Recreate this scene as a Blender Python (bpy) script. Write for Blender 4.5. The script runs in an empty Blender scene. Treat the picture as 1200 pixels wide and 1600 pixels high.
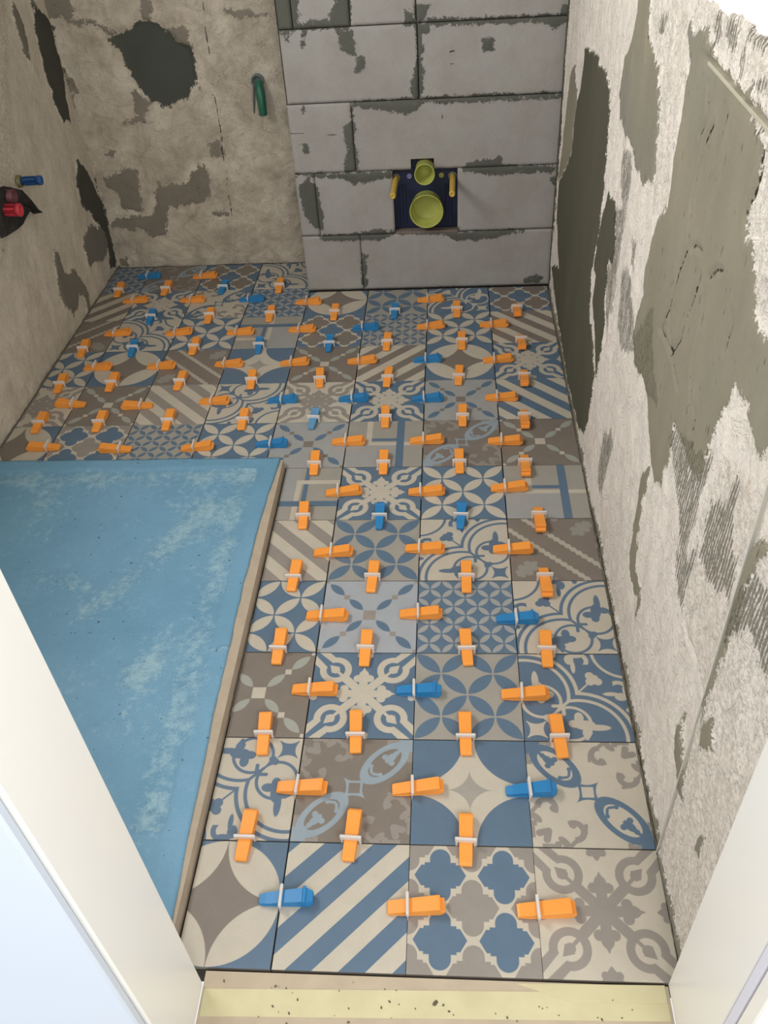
import bpy, bmesh, math, random
import numpy as np
from mathutils import Matrix, Vector
random.seed(7)
S = bpy.context.scene
COL = S.collection
PI = math.pi

# ------------------------------------------------------------------ camera
cam_d = bpy.data.cameras.new('camera')
cam = bpy.data.objects.new('camera', cam_d); COL.objects.link(cam)
cam_d.sensor_fit = 'HORIZONTAL'; cam_d.sensor_width = 36.0
cam_d.lens = 1343.97 / 1200 * 36.0
cam_d.clip_start = 0.02
RC = ((0.99698477, 0.0535639, -0.05614519), (-0.0073519, -0.65508641, -0.7555182), (-0.07724845, 0.75365291, -0.65271738))
right, down, fwd = [Vector(r) for r in RC]
M = Matrix((right, -down, -fwd)).transposed().to_4x4()
M.translation = Vector((0.2722, -0.5068, 1.3346))
cam.matrix_world = M
S.camera = cam

# ------------------------------------------------------------------ light and exposure
world = bpy.data.worlds.new('world'); S.world = world; world.use_nodes = True
wb = world.node_tree.nodes['Background']
wb.inputs[0].default_value = (0.93, 0.97, 1.0, 1); wb.inputs[1].default_value = 1.0

def area(name, loc, aim, sx, sy, power, color, spread=180):
    ld = bpy.data.lights.new(name, 'AREA'); ld.shape = 'RECTANGLE'; ld.size = sx; ld.size_y = sy
    ld.energy = power; ld.color = color; ld.spread = math.radians(spread)
    o = bpy.data.objects.new(name, ld); COL.objects.link(o); o.location = loc
    o.rotation_euler = (Vector(aim) - Vector(loc)).to_track_quat('-Z', 'Y').to_euler()
    return o
area('daylight_window', (-1.02, 0.85, 1.66), (0.9, 0.75, 1.28), 0.85, 0.7, 30, (1.0, 0.985, 0.96))
area('hall_lamp', (0.80, -1.25, 1.70), (-0.3, 1.2, 0.5), 0.8, 0.6, 21, (1.0, 0.985, 0.95))
S.view_settings.view_transform = 'Standard'; S.view_settings.look = 'None'
S.view_settings.gamma = 1.0; S.view_settings.use_curve_mapping = False
S.view_settings.exposure = 0.0

# outlines measured on the walls, in metres (horizontal, vertical)
R_light = [[(1.209,1.027),(1.113,1.043),(1.085,0.977),(1.039,0.973),(0.983,0.945),(0.942,0.914),(0.94,0.872),(0.924,0.832),(0.918,0.803),(0.986,0.775),(1.033,0.785),(1.066,0.777),(1.102,0.795),(1.189,0.794),(1.264,0.799),(1.301,0.83),(1.294,0.867),(1.281,0.909),(1.22,0.942),(1.202,0.982)],[(0.839,1.047),(0.776,1.057),(0.717,1.063),(0.706,1.05),(0.626,1.048),(0.5,1.048),(0.5,1.028),(0.474,1.016),(0.443,1.014),(0.443,0.987),(0.435,0.969),(0.445,0.938),(0.428,0.923),(0.396,0.913),(0.381,0.885),(0.365,0.885),(0.363,0.863),(0.333,0.855),(0.299,0.867),(0.242,0.899),(0.182,0.828),(0.233,0.788),(0.255,0.761),(0.275,0.757),(0.308,0.768),(0.303,0.781),(0.331,0.776),(0.361,0.761),(0.367,0.735),(0.391,0.705),(0.395,0.673),(0.398,0.637),(0.411,0.598),(0.451,0.589),(0.492,0.592),(0.562,0.579),(0.539,0.532),(0.557,0.481),(0.551,0.454),(0.593,0.445),(0.631,0.45),(0.684,0.482),(0.718,0.513),(0.742,0.52),(0.783,0.524),(0.849,0.507),(0.897,0.541),(0.892,0.586),(0.856,0.638),(0.869,0.643),(0.869,0.677),(0.86,0.732),(0.838,0.766),(0.788,0.82),(0.794,0.863),(0.799,0.902),(0.799,0.936),(0.807,0.977),(0.8,1.015),(0.838,1.03)],[(0.683,0.401),(0.648,0.437),(0.644,0.399),(0.642,0.35),(0.638,0.272),(0.624,0.229),(0.674,0.21),(0.68,0.272),(0.683,0.328),(0.691,0.362)],[(0.682,0.222),(0.632,0.269),(0.614,0.228),(0.56,0.23),(0.552,0.186),(0.564,0.149),(0.574,0.196),(0.634,0.182)],[(0.2,0.665),(0.211,0.638),(0.2,0.568),(0.2,0.508),(0.198,0.44),(0.202,0.391),(0.186,0.39),(0.191,0.448),(0.178,0.542),(0.169,0.588),(0.17,0.654),(0.154,0.693),(0.165,0.705)],[(0.179,0.372),(0.169,0.404),(0.134,0.387),(0.167,0.331)],[(0.097,0.245),(0.08,0.262),(0.079,0.223),(0.098,0.208)],[(0.264,0.252),(0.255,0.296),(0.235,0.249),(0.186,0.233),(0.187,0.191),(0.25,0.199)],[(0.198,0.227),(0.181,0.26),(0.176,0.222),(0.178,0.191)],[(-0.1,-0.02),(2.3,-0.02),(2.3,0.012),(1.9,0.022),(1.5,0.012),(1.25,0.018),(1.1,0.006),(0.9,0.012),(0.7,0.006),(0.5,0.012),(0.3,0.007),(0.15,0.014),(-0.1,0.006)],[(1.982,0.725),(1.865,0.659),(1.889,0.605),(1.876,0.531),(2.022,0.429),(2.138,0.359),(2.098,0.457),(2.061,0.614),(2.038,0.679)]]
R_rough = [[(0.361,0.393),(0.314,0.39),(0.257,0.392),(0.202,0.391),(0.206,0.279),(0.2,0.196),(0.199,0.074),(0.196,0.019),(0.149,-0.0),(0.032,0.002),(-0.026,0.295),(-0.032,0.536),(0.042,0.722),(0.165,0.705),(0.23,0.739),(0.343,0.681),(0.373,0.581),(0.363,0.491)],[(1.087,1.032),(0.86,1.073),(0.827,1.033),(0.809,0.979),(0.822,0.897),(0.787,0.837),(0.821,0.786),(0.893,0.772),(0.915,0.82),(0.938,0.929),(1.039,0.973)],[(0.452,1.042),(0.346,1.073),(0.2,0.898),(0.302,0.87),(0.362,0.872),(0.402,0.919),(0.445,0.938),(0.437,0.989)],[(0.86,1.073),(0.673,1.126),(0.402,1.14),(0.346,1.073),(0.488,1.051),(0.717,1.063),(0.819,1.053)]]
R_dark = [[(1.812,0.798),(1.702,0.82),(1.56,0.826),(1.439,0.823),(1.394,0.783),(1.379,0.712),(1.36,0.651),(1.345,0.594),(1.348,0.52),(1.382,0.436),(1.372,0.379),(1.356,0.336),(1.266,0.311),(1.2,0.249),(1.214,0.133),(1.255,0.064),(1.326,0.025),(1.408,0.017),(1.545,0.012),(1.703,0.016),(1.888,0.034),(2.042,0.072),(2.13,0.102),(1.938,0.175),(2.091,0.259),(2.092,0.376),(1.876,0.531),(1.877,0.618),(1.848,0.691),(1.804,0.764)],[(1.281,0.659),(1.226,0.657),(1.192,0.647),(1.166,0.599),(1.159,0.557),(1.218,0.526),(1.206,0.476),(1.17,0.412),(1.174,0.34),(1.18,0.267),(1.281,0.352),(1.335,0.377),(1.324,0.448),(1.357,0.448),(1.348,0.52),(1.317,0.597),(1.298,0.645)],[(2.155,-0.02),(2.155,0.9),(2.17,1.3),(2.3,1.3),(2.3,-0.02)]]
R_comb = [[(0.56,0.577),(0.497,0.598),(0.432,0.624),(0.384,0.647),(0.383,0.62),(0.393,0.576),(0.383,0.536),(0.395,0.49),(0.378,0.469),(0.358,0.525),(0.358,0.485),(0.361,0.447),(0.365,0.397),(0.406,0.39),(0.418,0.416),(0.437,0.451),(0.4,0.448),(0.46,0.505),(0.486,0.52),(0.548,0.544)],[(0.35,0.593),(0.316,0.626),(0.302,0.679),(0.287,0.682),(0.264,0.643),(0.245,0.599),(0.239,0.615),(0.23,0.567),(0.257,0.544),(0.296,0.523),(0.332,0.512)],[(1.041,0.212),(0.963,0.278),(0.924,0.263),(0.948,0.169),(0.993,0.072),(1.036,0.126)],[(0.2,0.568),(0.185,0.606),(0.163,0.658),(0.13,0.664),(0.074,0.702),(0.003,0.617),(0.073,0.595),(0.111,0.595),(0.149,0.59),(0.178,0.557),(0.183,0.518)],[(1.197,0.653),(1.115,0.688),(1.11,0.623),(1.1,0.549),(1.111,0.48),(1.125,0.463),(1.112,0.394),(1.172,0.434),(1.228,0.529),(1.2,0.522),(1.164,0.58)],[(1.077,0.566),(1.035,0.602),(0.971,0.606),(0.91,0.557),(0.865,0.552),(0.822,0.619),(0.775,0.648),(0.722,0.584),(0.658,0.545),(0.72,0.526),(0.817,0.518),(0.89,0.506),(0.973,0.466),(1.03,0.476)],[(0.703,1.089),(0.678,1.094),(0.669,1.071),(0.685,1.055),(0.702,1.064)],[(0.65,1.099),(0.603,1.104),(0.591,1.08),(0.611,1.073),(0.641,1.077)],[(0.555,1.086),(0.546,1.084),(0.544,1.058),(0.561,1.053),(0.563,1.071)],[(0.555,1.104),(0.5,1.108),(0.434,1.107),(0.425,1.098),(0.502,1.094),(0.547,1.095)],[(0.515,1.055),(0.471,1.065),(0.445,1.066),(0.44,1.061),(0.49,1.053)],[(0.496,1.037),(0.465,1.04),(0.445,1.033),(0.446,1.017),(0.474,1.016),(0.497,1.025)],[(1.019,1.028),(0.979,1.036),(0.993,0.997),(1.024,0.996)],[(1.021,0.669),(0.988,0.68),(0.969,0.63),(1.011,0.629)],[(1.213,0.765),(1.131,0.778),(1.093,0.757),(1.118,0.677),(1.165,0.676)]]
R_crack = [[(0.632,0.979),(0.656,0.95),(0.665,0.908),(0.667,0.867),(0.644,0.817),(0.666,0.773),(0.682,0.708)],[(0.686,1.013),(0.68,0.999),(0.666,0.976),(0.688,0.95)],[(0.583,1.006),(0.585,0.986),(0.595,0.947)],[(0.565,0.814),(0.569,0.791),(0.595,0.734),(0.599,0.699),(0.635,0.65)],[(0.529,0.797),(0.524,0.75),(0.53,0.7),(0.499,0.655)],[(0.681,0.707),(0.656,0.676),(0.593,0.642),(0.567,0.636)],[(0.53,0.824),(0.507,0.846),(0.483,0.857)],[(0.681,0.707),(0.712,0.652),(0.628,0.66)],[(0.475,0.662),(0.465,0.644),(0.474,0.625)],[(0.629,0.821),(0.609,0.832),(0.576,0.84)],[(1.107,1.003),(1.093,0.975),(1.077,0.945)],[(1.194,0.935),(1.189,0.903)],[(1.07,0.831),(1.081,0.795),(1.093,0.757)],[(0.421,0.833),(0.412,0.827),(0.416,0.805),(0.417,0.784)],[(0.446,1.014),(0.436,0.979),(0.446,0.94),(0.424,0.918)],[(0.198,0.386),(0.206,0.279),(0.2,0.196),(0.199,0.074),(0.196,0.019)],[(0.361,0.393),(0.314,0.39),(0.257,0.392),(0.202,0.391)]]
B_dark = [[(-0.775,0.754),(-0.713,0.772),(-0.667,0.795),(-0.629,0.786),(-0.586,0.76),(-0.562,0.723),(-0.531,0.714),(-0.526,0.678),(-0.53,0.618),(-0.557,0.589),(-0.572,0.559),(-0.627,0.542),(-0.675,0.555),(-0.701,0.587),(-0.735,0.62),(-0.747,0.673),(-0.758,0.71),(-0.773,0.732)],[(-0.96,0.819),(-0.947,0.797),(-0.954,0.748),(-0.954,0.682),(-0.956,0.606),(-0.979,0.504),(-0.996,0.505),(-0.973,0.607),(-0.973,0.805)],[(-0.966,0.353),(-0.944,0.299),(-0.946,0.227),(-0.964,0.163),(-1.004,0.155),(-0.999,0.363)],[(-0.946,0.227),(-0.938,0.172),(-0.947,0.086),(-0.959,-0.013),(-0.996,-0.022),(-0.972,0.135)]]
B_light = [[(-0.868,0.883),(-0.88,0.801),(-0.896,0.791),(-0.912,0.817),(-0.963,0.812),(-0.968,0.847),(-0.962,0.887)],[(-0.648,0.873),(-0.624,0.872),(-0.632,0.79),(-0.664,0.791)],[(-0.601,0.767),(-0.551,0.772),(-0.523,0.753),(-0.52,0.699),(-0.571,0.68),(-0.609,0.732)],[(-0.742,0.593),(-0.681,0.563),(-0.716,0.525),(-0.729,0.49),(-0.758,0.495),(-0.808,0.489),(-0.744,0.519),(-0.742,0.558)],[(-0.919,0.325),(-0.787,0.346),(-0.795,0.276),(-0.815,0.195),(-0.877,0.207),(-0.881,0.261),(-0.904,0.28)],[(-0.734,0.3),(-0.702,0.282),(-0.607,0.305),(-0.6,0.339),(-0.553,0.35),(-0.541,0.319),(-0.567,0.232),(-0.653,0.217),(-0.712,0.201),(-0.742,0.108),(-0.791,0.1),(-0.822,0.13),(-0.932,0.143),(-0.912,0.18),(-0.829,0.177),(-0.771,0.184),(-0.744,0.238)],[(-0.522,0.42),(-0.495,0.428),(-0.476,0.385),(-0.521,0.379)],[(-0.567,0.187),(-0.51,0.194),(-0.504,0.177),(-0.56,0.172)],[(-0.892,0.405),(-0.843,0.406),(-0.852,0.387),(-0.892,0.391)],[(-0.88,0.803),(-0.805,0.794),(-0.769,0.775),(-0.715,0.765),(-0.774,0.76),(-0.817,0.781),(-0.896,0.789)],[(-0.931,0.037),(-0.905,0.026),(-0.903,-0.004),(-0.94,0.002)],[(-0.956,0.674),(-0.941,0.643),(-0.92,0.597),(-0.948,0.59),(-0.945,0.543),(-0.944,0.503),(-0.956,0.535),(-0.959,0.606)],[(-0.408,0.807),(-0.26,0.794),(-0.261,0.785),(-0.341,0.783),(-0.411,0.789)],[(-0.53,0.596),(-0.499,0.587),(-0.509,0.578),(-0.532,0.586)]]
B_crack = [[(-0.463,0.851),(-0.471,0.769),(-0.477,0.601)],[(-0.479,0.567),(-0.477,0.468),(-0.486,0.369),(-0.488,0.287)],[(-0.488,0.287),(-0.492,0.166)],[(-0.485,0.571),(-0.479,0.555)],[(-0.99,0.496),(-0.99,0.422),(-0.974,0.353)]]
L_dark = [[(2.334,0.866),(2.374,0.851),(2.429,0.814),(2.43,0.684),(2.373,0.523),(2.319,0.547),(2.302,0.62),(2.297,0.716),(2.303,0.784)],[(2.344,0.419),(2.397,0.358),(2.45,0.224),(2.456,0.127),(2.419,-0.003),(2.362,0.024),(2.396,0.096),(2.389,0.156),(2.342,0.203),(2.324,0.246),(2.271,0.294),(2.287,0.356)]]
L_light = [[(2.295,0.213),(2.389,0.156),(2.418,0.086),(2.316,0.074),(2.181,0.118),(2.216,0.202)],[(2.208,0.914),(2.227,0.892),(2.233,0.832),(2.224,0.754),(2.21,0.743),(2.193,0.788),(2.18,0.85)],[(1.981,0.267),(1.991,0.249),(2.004,0.206),(2.005,0.177),(2.085,0.144),(2.111,0.092),(2.13,0.047),(2.105,0.002),(2.078,0.006),(2.09,0.052),(2.062,0.086),(2.002,0.036),(1.968,0.044),(1.948,0.084),(1.938,0.148),(1.955,0.21)],[(2.345,0.89),(2.374,0.851),(2.341,0.838),(2.325,0.867)],[(1.678,0.402),(1.707,0.401),(1.685,0.387),(1.667,0.389)]]
K_light = [[(-0.2,0.889),(-0.14,0.886),(-0.151,0.799),(-0.185,0.791),(-0.203,0.792)],[(-0.024,0.88),(0.007,0.879),(0.0,0.798),(-0.046,0.797),(-0.051,0.826)],[(-0.033,0.784),(0.003,0.786),(0.013,0.733),(0.001,0.721),(-0.023,0.741)],[(0.012,0.713),(0.034,0.716),(0.032,0.686),(0.009,0.677)],[(-0.202,0.802),(-0.139,0.811),(-0.074,0.814),(0.001,0.8),(-0.004,0.794),(-0.076,0.796),(-0.203,0.792)],[(0.188,0.84),(0.223,0.838),(0.211,0.801),(0.186,0.796)],[(0.159,0.823),(0.177,0.825),(0.179,0.797),(0.158,0.791)],[(0.218,0.804),(0.345,0.802),(0.618,0.795),(0.619,0.783),(0.571,0.773),(0.564,0.767),(0.528,0.784),(0.218,0.792)],[(0.184,0.79),(0.197,0.79),(0.2,0.658),(0.191,0.596),(0.169,0.611),(0.169,0.653),(0.187,0.692)],[(-0.005,0.599),(0.191,0.598),(0.191,0.582),(0.16,0.562),(0.077,0.576),(-0.005,0.59)],[(0.191,0.6),(0.385,0.602),(0.606,0.596),(0.606,0.589),(0.4,0.586),(0.198,0.588)],[(-0.011,0.591),(-0.011,0.526),(-0.009,0.401),(-0.045,0.398),(-0.03,0.474),(-0.038,0.519),(-0.016,0.548)],[(-0.206,0.395),(0.098,0.391),(0.097,0.377),(-0.024,0.362),(-0.046,0.379)],[(-0.166,0.387),(-0.138,0.346),(-0.133,0.28),(-0.132,0.213),(-0.16,0.222),(-0.188,0.274),(-0.189,0.364)],[(-0.151,0.194),(-0.003,0.2),(0.097,0.201),(0.045,0.177),(-0.131,0.18)],[(-0.003,0.2),(0.056,0.208),(0.097,0.197),(0.054,0.181),(0.004,0.182)],[(0.27,0.189),(0.434,0.194),(0.516,0.191),(0.402,0.171),(0.303,0.166)],[(0.311,0.393),(0.334,0.411),(0.396,0.416),(0.435,0.422),(0.428,0.398),(0.599,0.391),(0.592,0.376),(0.405,0.374),(0.319,0.389)],[(-0.012,0.13),(-0.0,0.121),(-0.008,0.016),(-0.02,0.031)],[(0.592,0.818),(0.616,0.817),(0.618,0.795),(0.593,0.796)],[(0.204,0.786),(0.229,0.785),(0.221,0.769),(0.207,0.773)],[(0.367,0.747),(0.396,0.749),(0.396,0.723),(0.375,0.717)],[(-0.162,0.59),(-0.151,0.586),(-0.156,0.575)],[(-0.17,0.481),(-0.156,0.479),(-0.154,0.46),(-0.165,0.465)],[(0.582,0.359),(0.616,0.366),(0.618,0.334),(0.595,0.339)],[(-0.185,0.794),(-0.176,0.774),(-0.184,0.775)],[(-0.134,0.795),(-0.127,0.791),(-0.138,0.75),(-0.142,0.753)],[(0.524,0.028),(0.582,0.04),(0.576,0.008),(0.525,0.014)],[(0.106,0.212),(0.303,0.207),(0.303,0.188),(0.105,0.195)]]
K_crack = [[(-0.206,0.517),(-0.128,0.514),(-0.043,0.505)],[(-0.21,0.489),(-0.076,0.487)],[(-0.202,0.458),(-0.122,0.458)],[(-0.176,0.457),(-0.178,0.395)],[(0.249,0.588),(0.258,0.537)],[(0.373,0.596),(0.376,0.539)],[(0.305,0.704),(0.303,0.696),(0.297,0.69),(0.289,0.687),(0.281,0.689),(0.274,0.694),(0.27,0.701),(0.27,0.709),(0.274,0.717),(0.281,0.721),(0.289,0.722),(0.297,0.718),(0.303,0.712),(0.305,0.704)]]
HW = [(1,0,-0.071,0),(1,1,0.105,0),(1,2,0.293,0),(2,0,-0.072,0),(2,1,0.097,0),(2,2,0.296,0),(2,3,0.463,0),(3,0,-0.075,0),(3,1,0.101,0),(3,2,0.302,0),(3,3,0.458,0),(4,0,-0.071,0),(4,1,0.102,0),(4,2,0.305,0),(4,3,0.472,0),(5,0,-0.075,0),(5,1,0.106,1),(5,2,0.296,1),(5,3,0.476,0),(6,0,-0.072,0),(6,1,0.104,0),(6,2,0.295,0),(6,3,0.458,0),(7,-4,-0.872,0),(7,-3,-0.699,0),(7,-2,-0.504,0),(7,-1,-0.293,0),(7,0,-0.098,2),(7,1,0.098,0),(7,2,0.306,0),(7,3,0.47,0),(8,-4,-0.881,0),(8,-3,-0.724,0),(8,-2,-0.518,0),(8,-1,-0.304,0),(8,0,-0.103,0),(8,1,0.094,0),(8,2,0.298,0),(8,3,0.484,0),(9,-4,-0.877,0),(9,-3,-0.715,1),(9,-2,-0.52,0),(9,-1,-0.315,1),(9,0,-0.096,1),(9,1,0.082,0),(9,2,0.31,0),(9,3,0.488,0),(10,-3,-0.711,1),(10,-2,-0.514,0),(10,-1,-0.311,0),(10,0,-0.099,0),(10,1,0.097,1),(10,2,0.297,0),(10,3,0.488,0),(11,-4,-0.879,0),(11,-3,-0.711,0),(11,-2,-0.508,1),(11,-1,-0.31,0)]
VW = [(0,0,0.103,1),(0,1,0.096,0),(0,2,0.097,0),(1,0,0.298,0),(1,1,0.3,0),(1,2,0.3,1),(2,0,0.508,0),(2,1,0.507,1),(2,2,0.501,0),(3,0,0.698,0),(3,1,0.704,0),(3,2,0.69,1),(4,0,0.89,0),(4,1,0.901,0),(4,2,0.898,0),(5,0,1.103,0),(5,1,1.102,0),(5,2,1.114,0),(6,-4,1.304,0),(6,-3,1.291,0),(6,-2,1.294,0),(6,-1,1.304,1),(6,0,1.311,0),(6,1,1.312,0),(6,2,1.304,0),(7,-4,1.51,0),(7,-3,1.497,0),(7,-2,1.513,0),(7,-1,1.513,1),(7,0,1.513,1),(7,1,1.507,1),(7,2,1.507,0),(8,-4,1.711,0),(8,-3,1.71,0),(8,-2,1.714,0),(8,-1,1.713,0),(8,0,1.716,0),(8,1,1.715,1),(8,2,1.707,0),(9,-4,1.919,0),(9,-3,1.913,0),(9,-2,1.908,0),(9,-1,1.915,0),(9,0,1.917,1),(9,1,1.916,0),(9,2,1.918,0),(10,-4,2.144,0),(10,-3,2.137,0),(10,-2,2.13,1),(10,-1,2.1,0),(10,1,2.095,0),(11,-4,2.33,1),(11,-3,2.317,0)]


# ------------------------------------------------------------------ node expressions
def lin(c):
    return tuple(((x / 255) / 12.92 if x / 255 <= 0.04045 else ((x / 255 + 0.055) / 1.055) ** 2.4) for x in c) + (1.0,)

class NB:
    """material under construction"""
    def __init__(self, name, rough=0.6, spec=0.3):
        self.m = bpy.data.materials.new(name); self.m.use_nodes = True
        self.t = self.m.node_tree; self.bsdf = self.t.nodes['Principled BSDF']
        self.bsdf.inputs['Roughness'].default_value = rough
        self.bsdf.inputs['Specular IOR Level'].default_value = spec
        self.tc = self.t.nodes.new('ShaderNodeTexCoord')
    def put(self, sock, v):
        if isinstance(v, E): self.t.links.new(v.s, sock)
        elif isinstance(v, tuple): sock.default_value = v if sock.type == 'RGBA' else v[:3]
        else: sock.default_value = v
    def math(self, op, *a, clamp=False):
        n = self.t.nodes.new('ShaderNodeMath'); n.operation = op; n.use_clamp = clamp
        for i, x in enumerate(a): self.put(n.inputs[i], x)
        return E(self, n.outputs[0])
    def obj(self):
        return E(self, self.tc.outputs['Object'])
    def sep(self, v):
        n = self.t.nodes.new('ShaderNodeSeparateXYZ'); self.put(n.inputs[0], v)
        return [E(self, o) for o in n.outputs]
    def scale(self, v, s):
        n = self.t.nodes.new('ShaderNodeMapping'); self.put(n.inputs[0], v); n.inputs['Scale'].default_value = s
        return E(self, n.outputs[0])
    def noise(self, v, scale, detail=3, rough=0.55, dist=0.0):
        n = self.t.nodes.new('ShaderNodeTexNoise'); self.put(n.inputs['Vector'], v)
        n.inputs['Scale'].default_value = scale; n.inputs['Detail'].default_value = detail
        n.inputs['Roughness'].default_value = rough; n.inputs['Distortion'].default_value = dist
        return E(self, n.outputs[0])
    def attr(self, name):
        n = self.t.nodes.new('ShaderNodeAttribute'); n.attribute_name = name
        return E(self, n.outputs['Fac'])
    def rnd(self):
        n = self.t.nodes.new('ShaderNodeObjectInfo'); return E(self, n.outputs['Random'])
    def mix(self, f, a, b):
        n = self.t.nodes.new('ShaderNodeMix'); n.data_type = 'RGBA'
        self.put(n.inputs[0], f); self.put(n.inputs[6], a); self.put(n.inputs[7], b)
        return E(self, n.outputs[2])
    def mulc(self, c, f):
        n = self.t.nodes.new('ShaderNodeVectorMath'); n.operation = 'SCALE'
        self.put(n.inputs[0], c); self.put(n.inputs['Scale'], f)
        return E(self, n.outputs[0])
    def bump(self, h, dist, strength=1.0):
        n = self.t.nodes.new('ShaderNodeBump'); self.put(n.inputs['Height'], h)
        n.inputs['Distance'].default_value = dist; n.inputs['Strength'].default_value = strength
        self.t.links.new(n.outputs[0], self.bsdf.inputs['Normal'])
    def color(self, c): self.put(self.bsdf.inputs['Base Color'], c)

class E:
    def __init__(self, b, s): self.b = b; self.s = s
    def __add__(s, o): return s.b.math('ADD', s, o)
    __radd__ = __add__
    def __sub__(s, o): return s.b.math('SUBTRACT', s, o)
    def __rsub__(s, o): return s.b.math('SUBTRACT', o, s)
    def __mul__(s, o): return s.b.math('MULTIPLY', s, o)
    __rmul__ = __mul__
    def __neg__(s): return s.b.math('MULTIPLY', s, -1.0)
def mn(*a):
    r = a[0]
    for x in a[1:]: r = r.b.math('MINIMUM', r, x)
    return r
def mx(*a):
    r = a[0]
    for x in a[1:]: r = (r.b if isinstance(r, E) else x.b).math('MAXIMUM', r, x)
    return r
def ab(x): return x.b.math('ABSOLUTE', x)
def fr(x): return x.b.math('FRACT', x)
def sn(x): return x.b.math('SINE', x)
def hyp(x, y): return x.b.math('SQRT', x * x + y * y)
def msk(d, w=0.012): return d.b.math('MULTIPLY_ADD', d, -1.0 / w, 0.5, clamp=True)
def circ(x, y, cx, cy, r): return hyp(x - cx, y - cy) - r
def box(x, y, cx, cy, hx, hy): return mx(ab(x - cx) - hx, ab(y - cy) - hy)
def seg(x, y, x0, y0, x1, y1, r):
    dx, dy = x1 - x0, y1 - y0; L = dx * dx + dy * dy
    px, py = x - x0, y - y0
    t = x.b.math('MULTIPLY', px * dx + py * dy, 1 / L, clamp=True)
    return hyp(px - t * dx, py - t * dy) - r
def lens(s, t, s0, h, w):
    R = (h * h + w * w) / (2 * w)
    return hyp(s - s0, ab(t) + (R - w)) - R
def ell(x, y, cx, cy, a, b):
    return (hyp((x - cx) * (1 / a), (y - cy) * (1 / b)) - 1.0) * min(a, b)

CREAM = lin((206, 197, 180)); BROWN = lin((137, 127, 117)); BLUE = lin((100, 123, 145)); LGREY = lin((170, 170, 168))
MGREY = lin((158, 150, 142)); PBLUE = lin((158, 172, 182)); BLUE2 = lin((103, 124, 146)); GREIGE = lin((170, 165, 155)); LBLUE = lin((174, 178, 184))

# each pattern takes (b, u, v) and returns layers [(mask expression, colour index)], painted over colour 0
def p_stripes(b, u, v):
    t = fr((v - u) * 1.25) - 0.5
    return [(msk(ab(t) * 0.8 - 0.2), 1)]
def petal_d(u, v, k, r):
    a = ab(fr((u + v) * k) - 0.5); c = ab(fr((v - u) * k) - 0.5)
    M_, m_ = mx(a, c), mn(a, c)
    return (hyp(M_ - 1.0, m_) - r) * (0.7 / k)
def p_petals(b, u, v): return [(msk(petal_d(u, v, 1.0, 0.686)), 1)]
def p_small(b, u, v):
    n = b.noise(b.obj(), 9, 1)
    return [(msk(petal_d(u, v, 2.0, 0.67)), 1)]
def p_big(b, u, v):
    a = ab(fr((u + v) * 0.5 + 0.5) - 0.5); c = ab(fr((v - u) * 0.5 + 0.5) - 0.5)
    M_, m_ = mx(a, c), mn(a, c)
    return [(msk(ab(u) + ab(v) - 1.0), 2), (msk((hyp(M_ - 1.0, m_) - 0.703) * 1.4), 1)]
def p_star(b, u, v):
    a, c = ab(u), ab(v)
    return [(msk(circ(a, c, 1.0, 1.0, 0.9)), 1), (msk(mx(mx(a, c) - 0.42, 0.42 - hyp(a - 0.42, c - 0.42))), 2)]
def p_chain(b, u, v):
    a, c = ab(u), ab(v); s = (a + c) * 0.5; t = (a - c) * 0.5
    leaf = mn(lens(s, t, 0.30, 0.155, 0.062), lens(s, t, 0.735, 0.165, 0.066))
    sq = mn(mx(a, c) - 0.13, box(a, c, 0.51, 0.51, 0.062, 0.062), box(a, c, 1.0, 1.0, 0.075, 0.075))
    return [(msk(leaf), 1), (msk(sq), 2)]
def p_wavy(b, u, v):
    t = ab(u + v); s = u - v
    w = ab(fr(s * 4.5) - 0.5) * 0.11
    st = ab(t - 0.36) - 0.075 - w + 0.02
    a, c = ab(u), ab(v)
    tt = u + v; ss = u - v
    # lobed leaf in the two corners beside the bands
    A = ab(tt) ; lf = mn(ell(A, ss, 1.3, 0.0, 0.44, 0.15), circ(A, ab(ss), 1.12, 0.15, 0.12), circ(A, ab(ss), 1.38, 0.16, 0.12), circ(A, ab(ss), 1.6, 0.1, 0.09))
    cr = mn(circ(A, ab(ss), 2.0, 0.5, 0.22), circ(A, ab(ss), 1.05, 0.9, 0.1))
    return [(msk(st), 1), (msk(lf), 2), (msk(cr), 2)]
def p_ell(b, u, v):
    cream = mn(mx(box(u, v, -0.42, 0.47, 0.075, 0.53)), box(u, v, 0.3, -0.03, 0.795, 0.065))
    shade = mx(v + 0.03, u - 0.4)
    blue1 = box(u, v, -0.3, 0.15, 0.7, 0.06)
    blue2 = box(u, v, 0.41, 0.0, 0.1, 1.1)
    return [(msk(shade), 3), (msk(blue1), 1), (msk(cream), 2), (msk(blue2), 1)]
def p_trellis(b, u, v):
    def shape(x, y):
        x, y = ab(x), ab(y)
        cap = mx(hyp(x, mx(y - 0.27, 0.0)) - 0.165, y - 0.5)
        body = mx(y - 0.17, x + y * 0.62 - 0.41)
        stepb = mx(y - 0.21, x - 0.25)
        return mn(cap, body, stepb)
    d1 = shape(fr(u) - 0.5, fr(v) - 0.5)
    d2 = shape(fr(u + 0.5) - 0.5, fr(v + 0.5) - 0.5)
    ctr = mx(ab(u), ab(v)) - 0.6
    return [(msk(d1), 1), (msk(d2), 3), (msk(mx(d2, ctr)), 2)]
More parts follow.
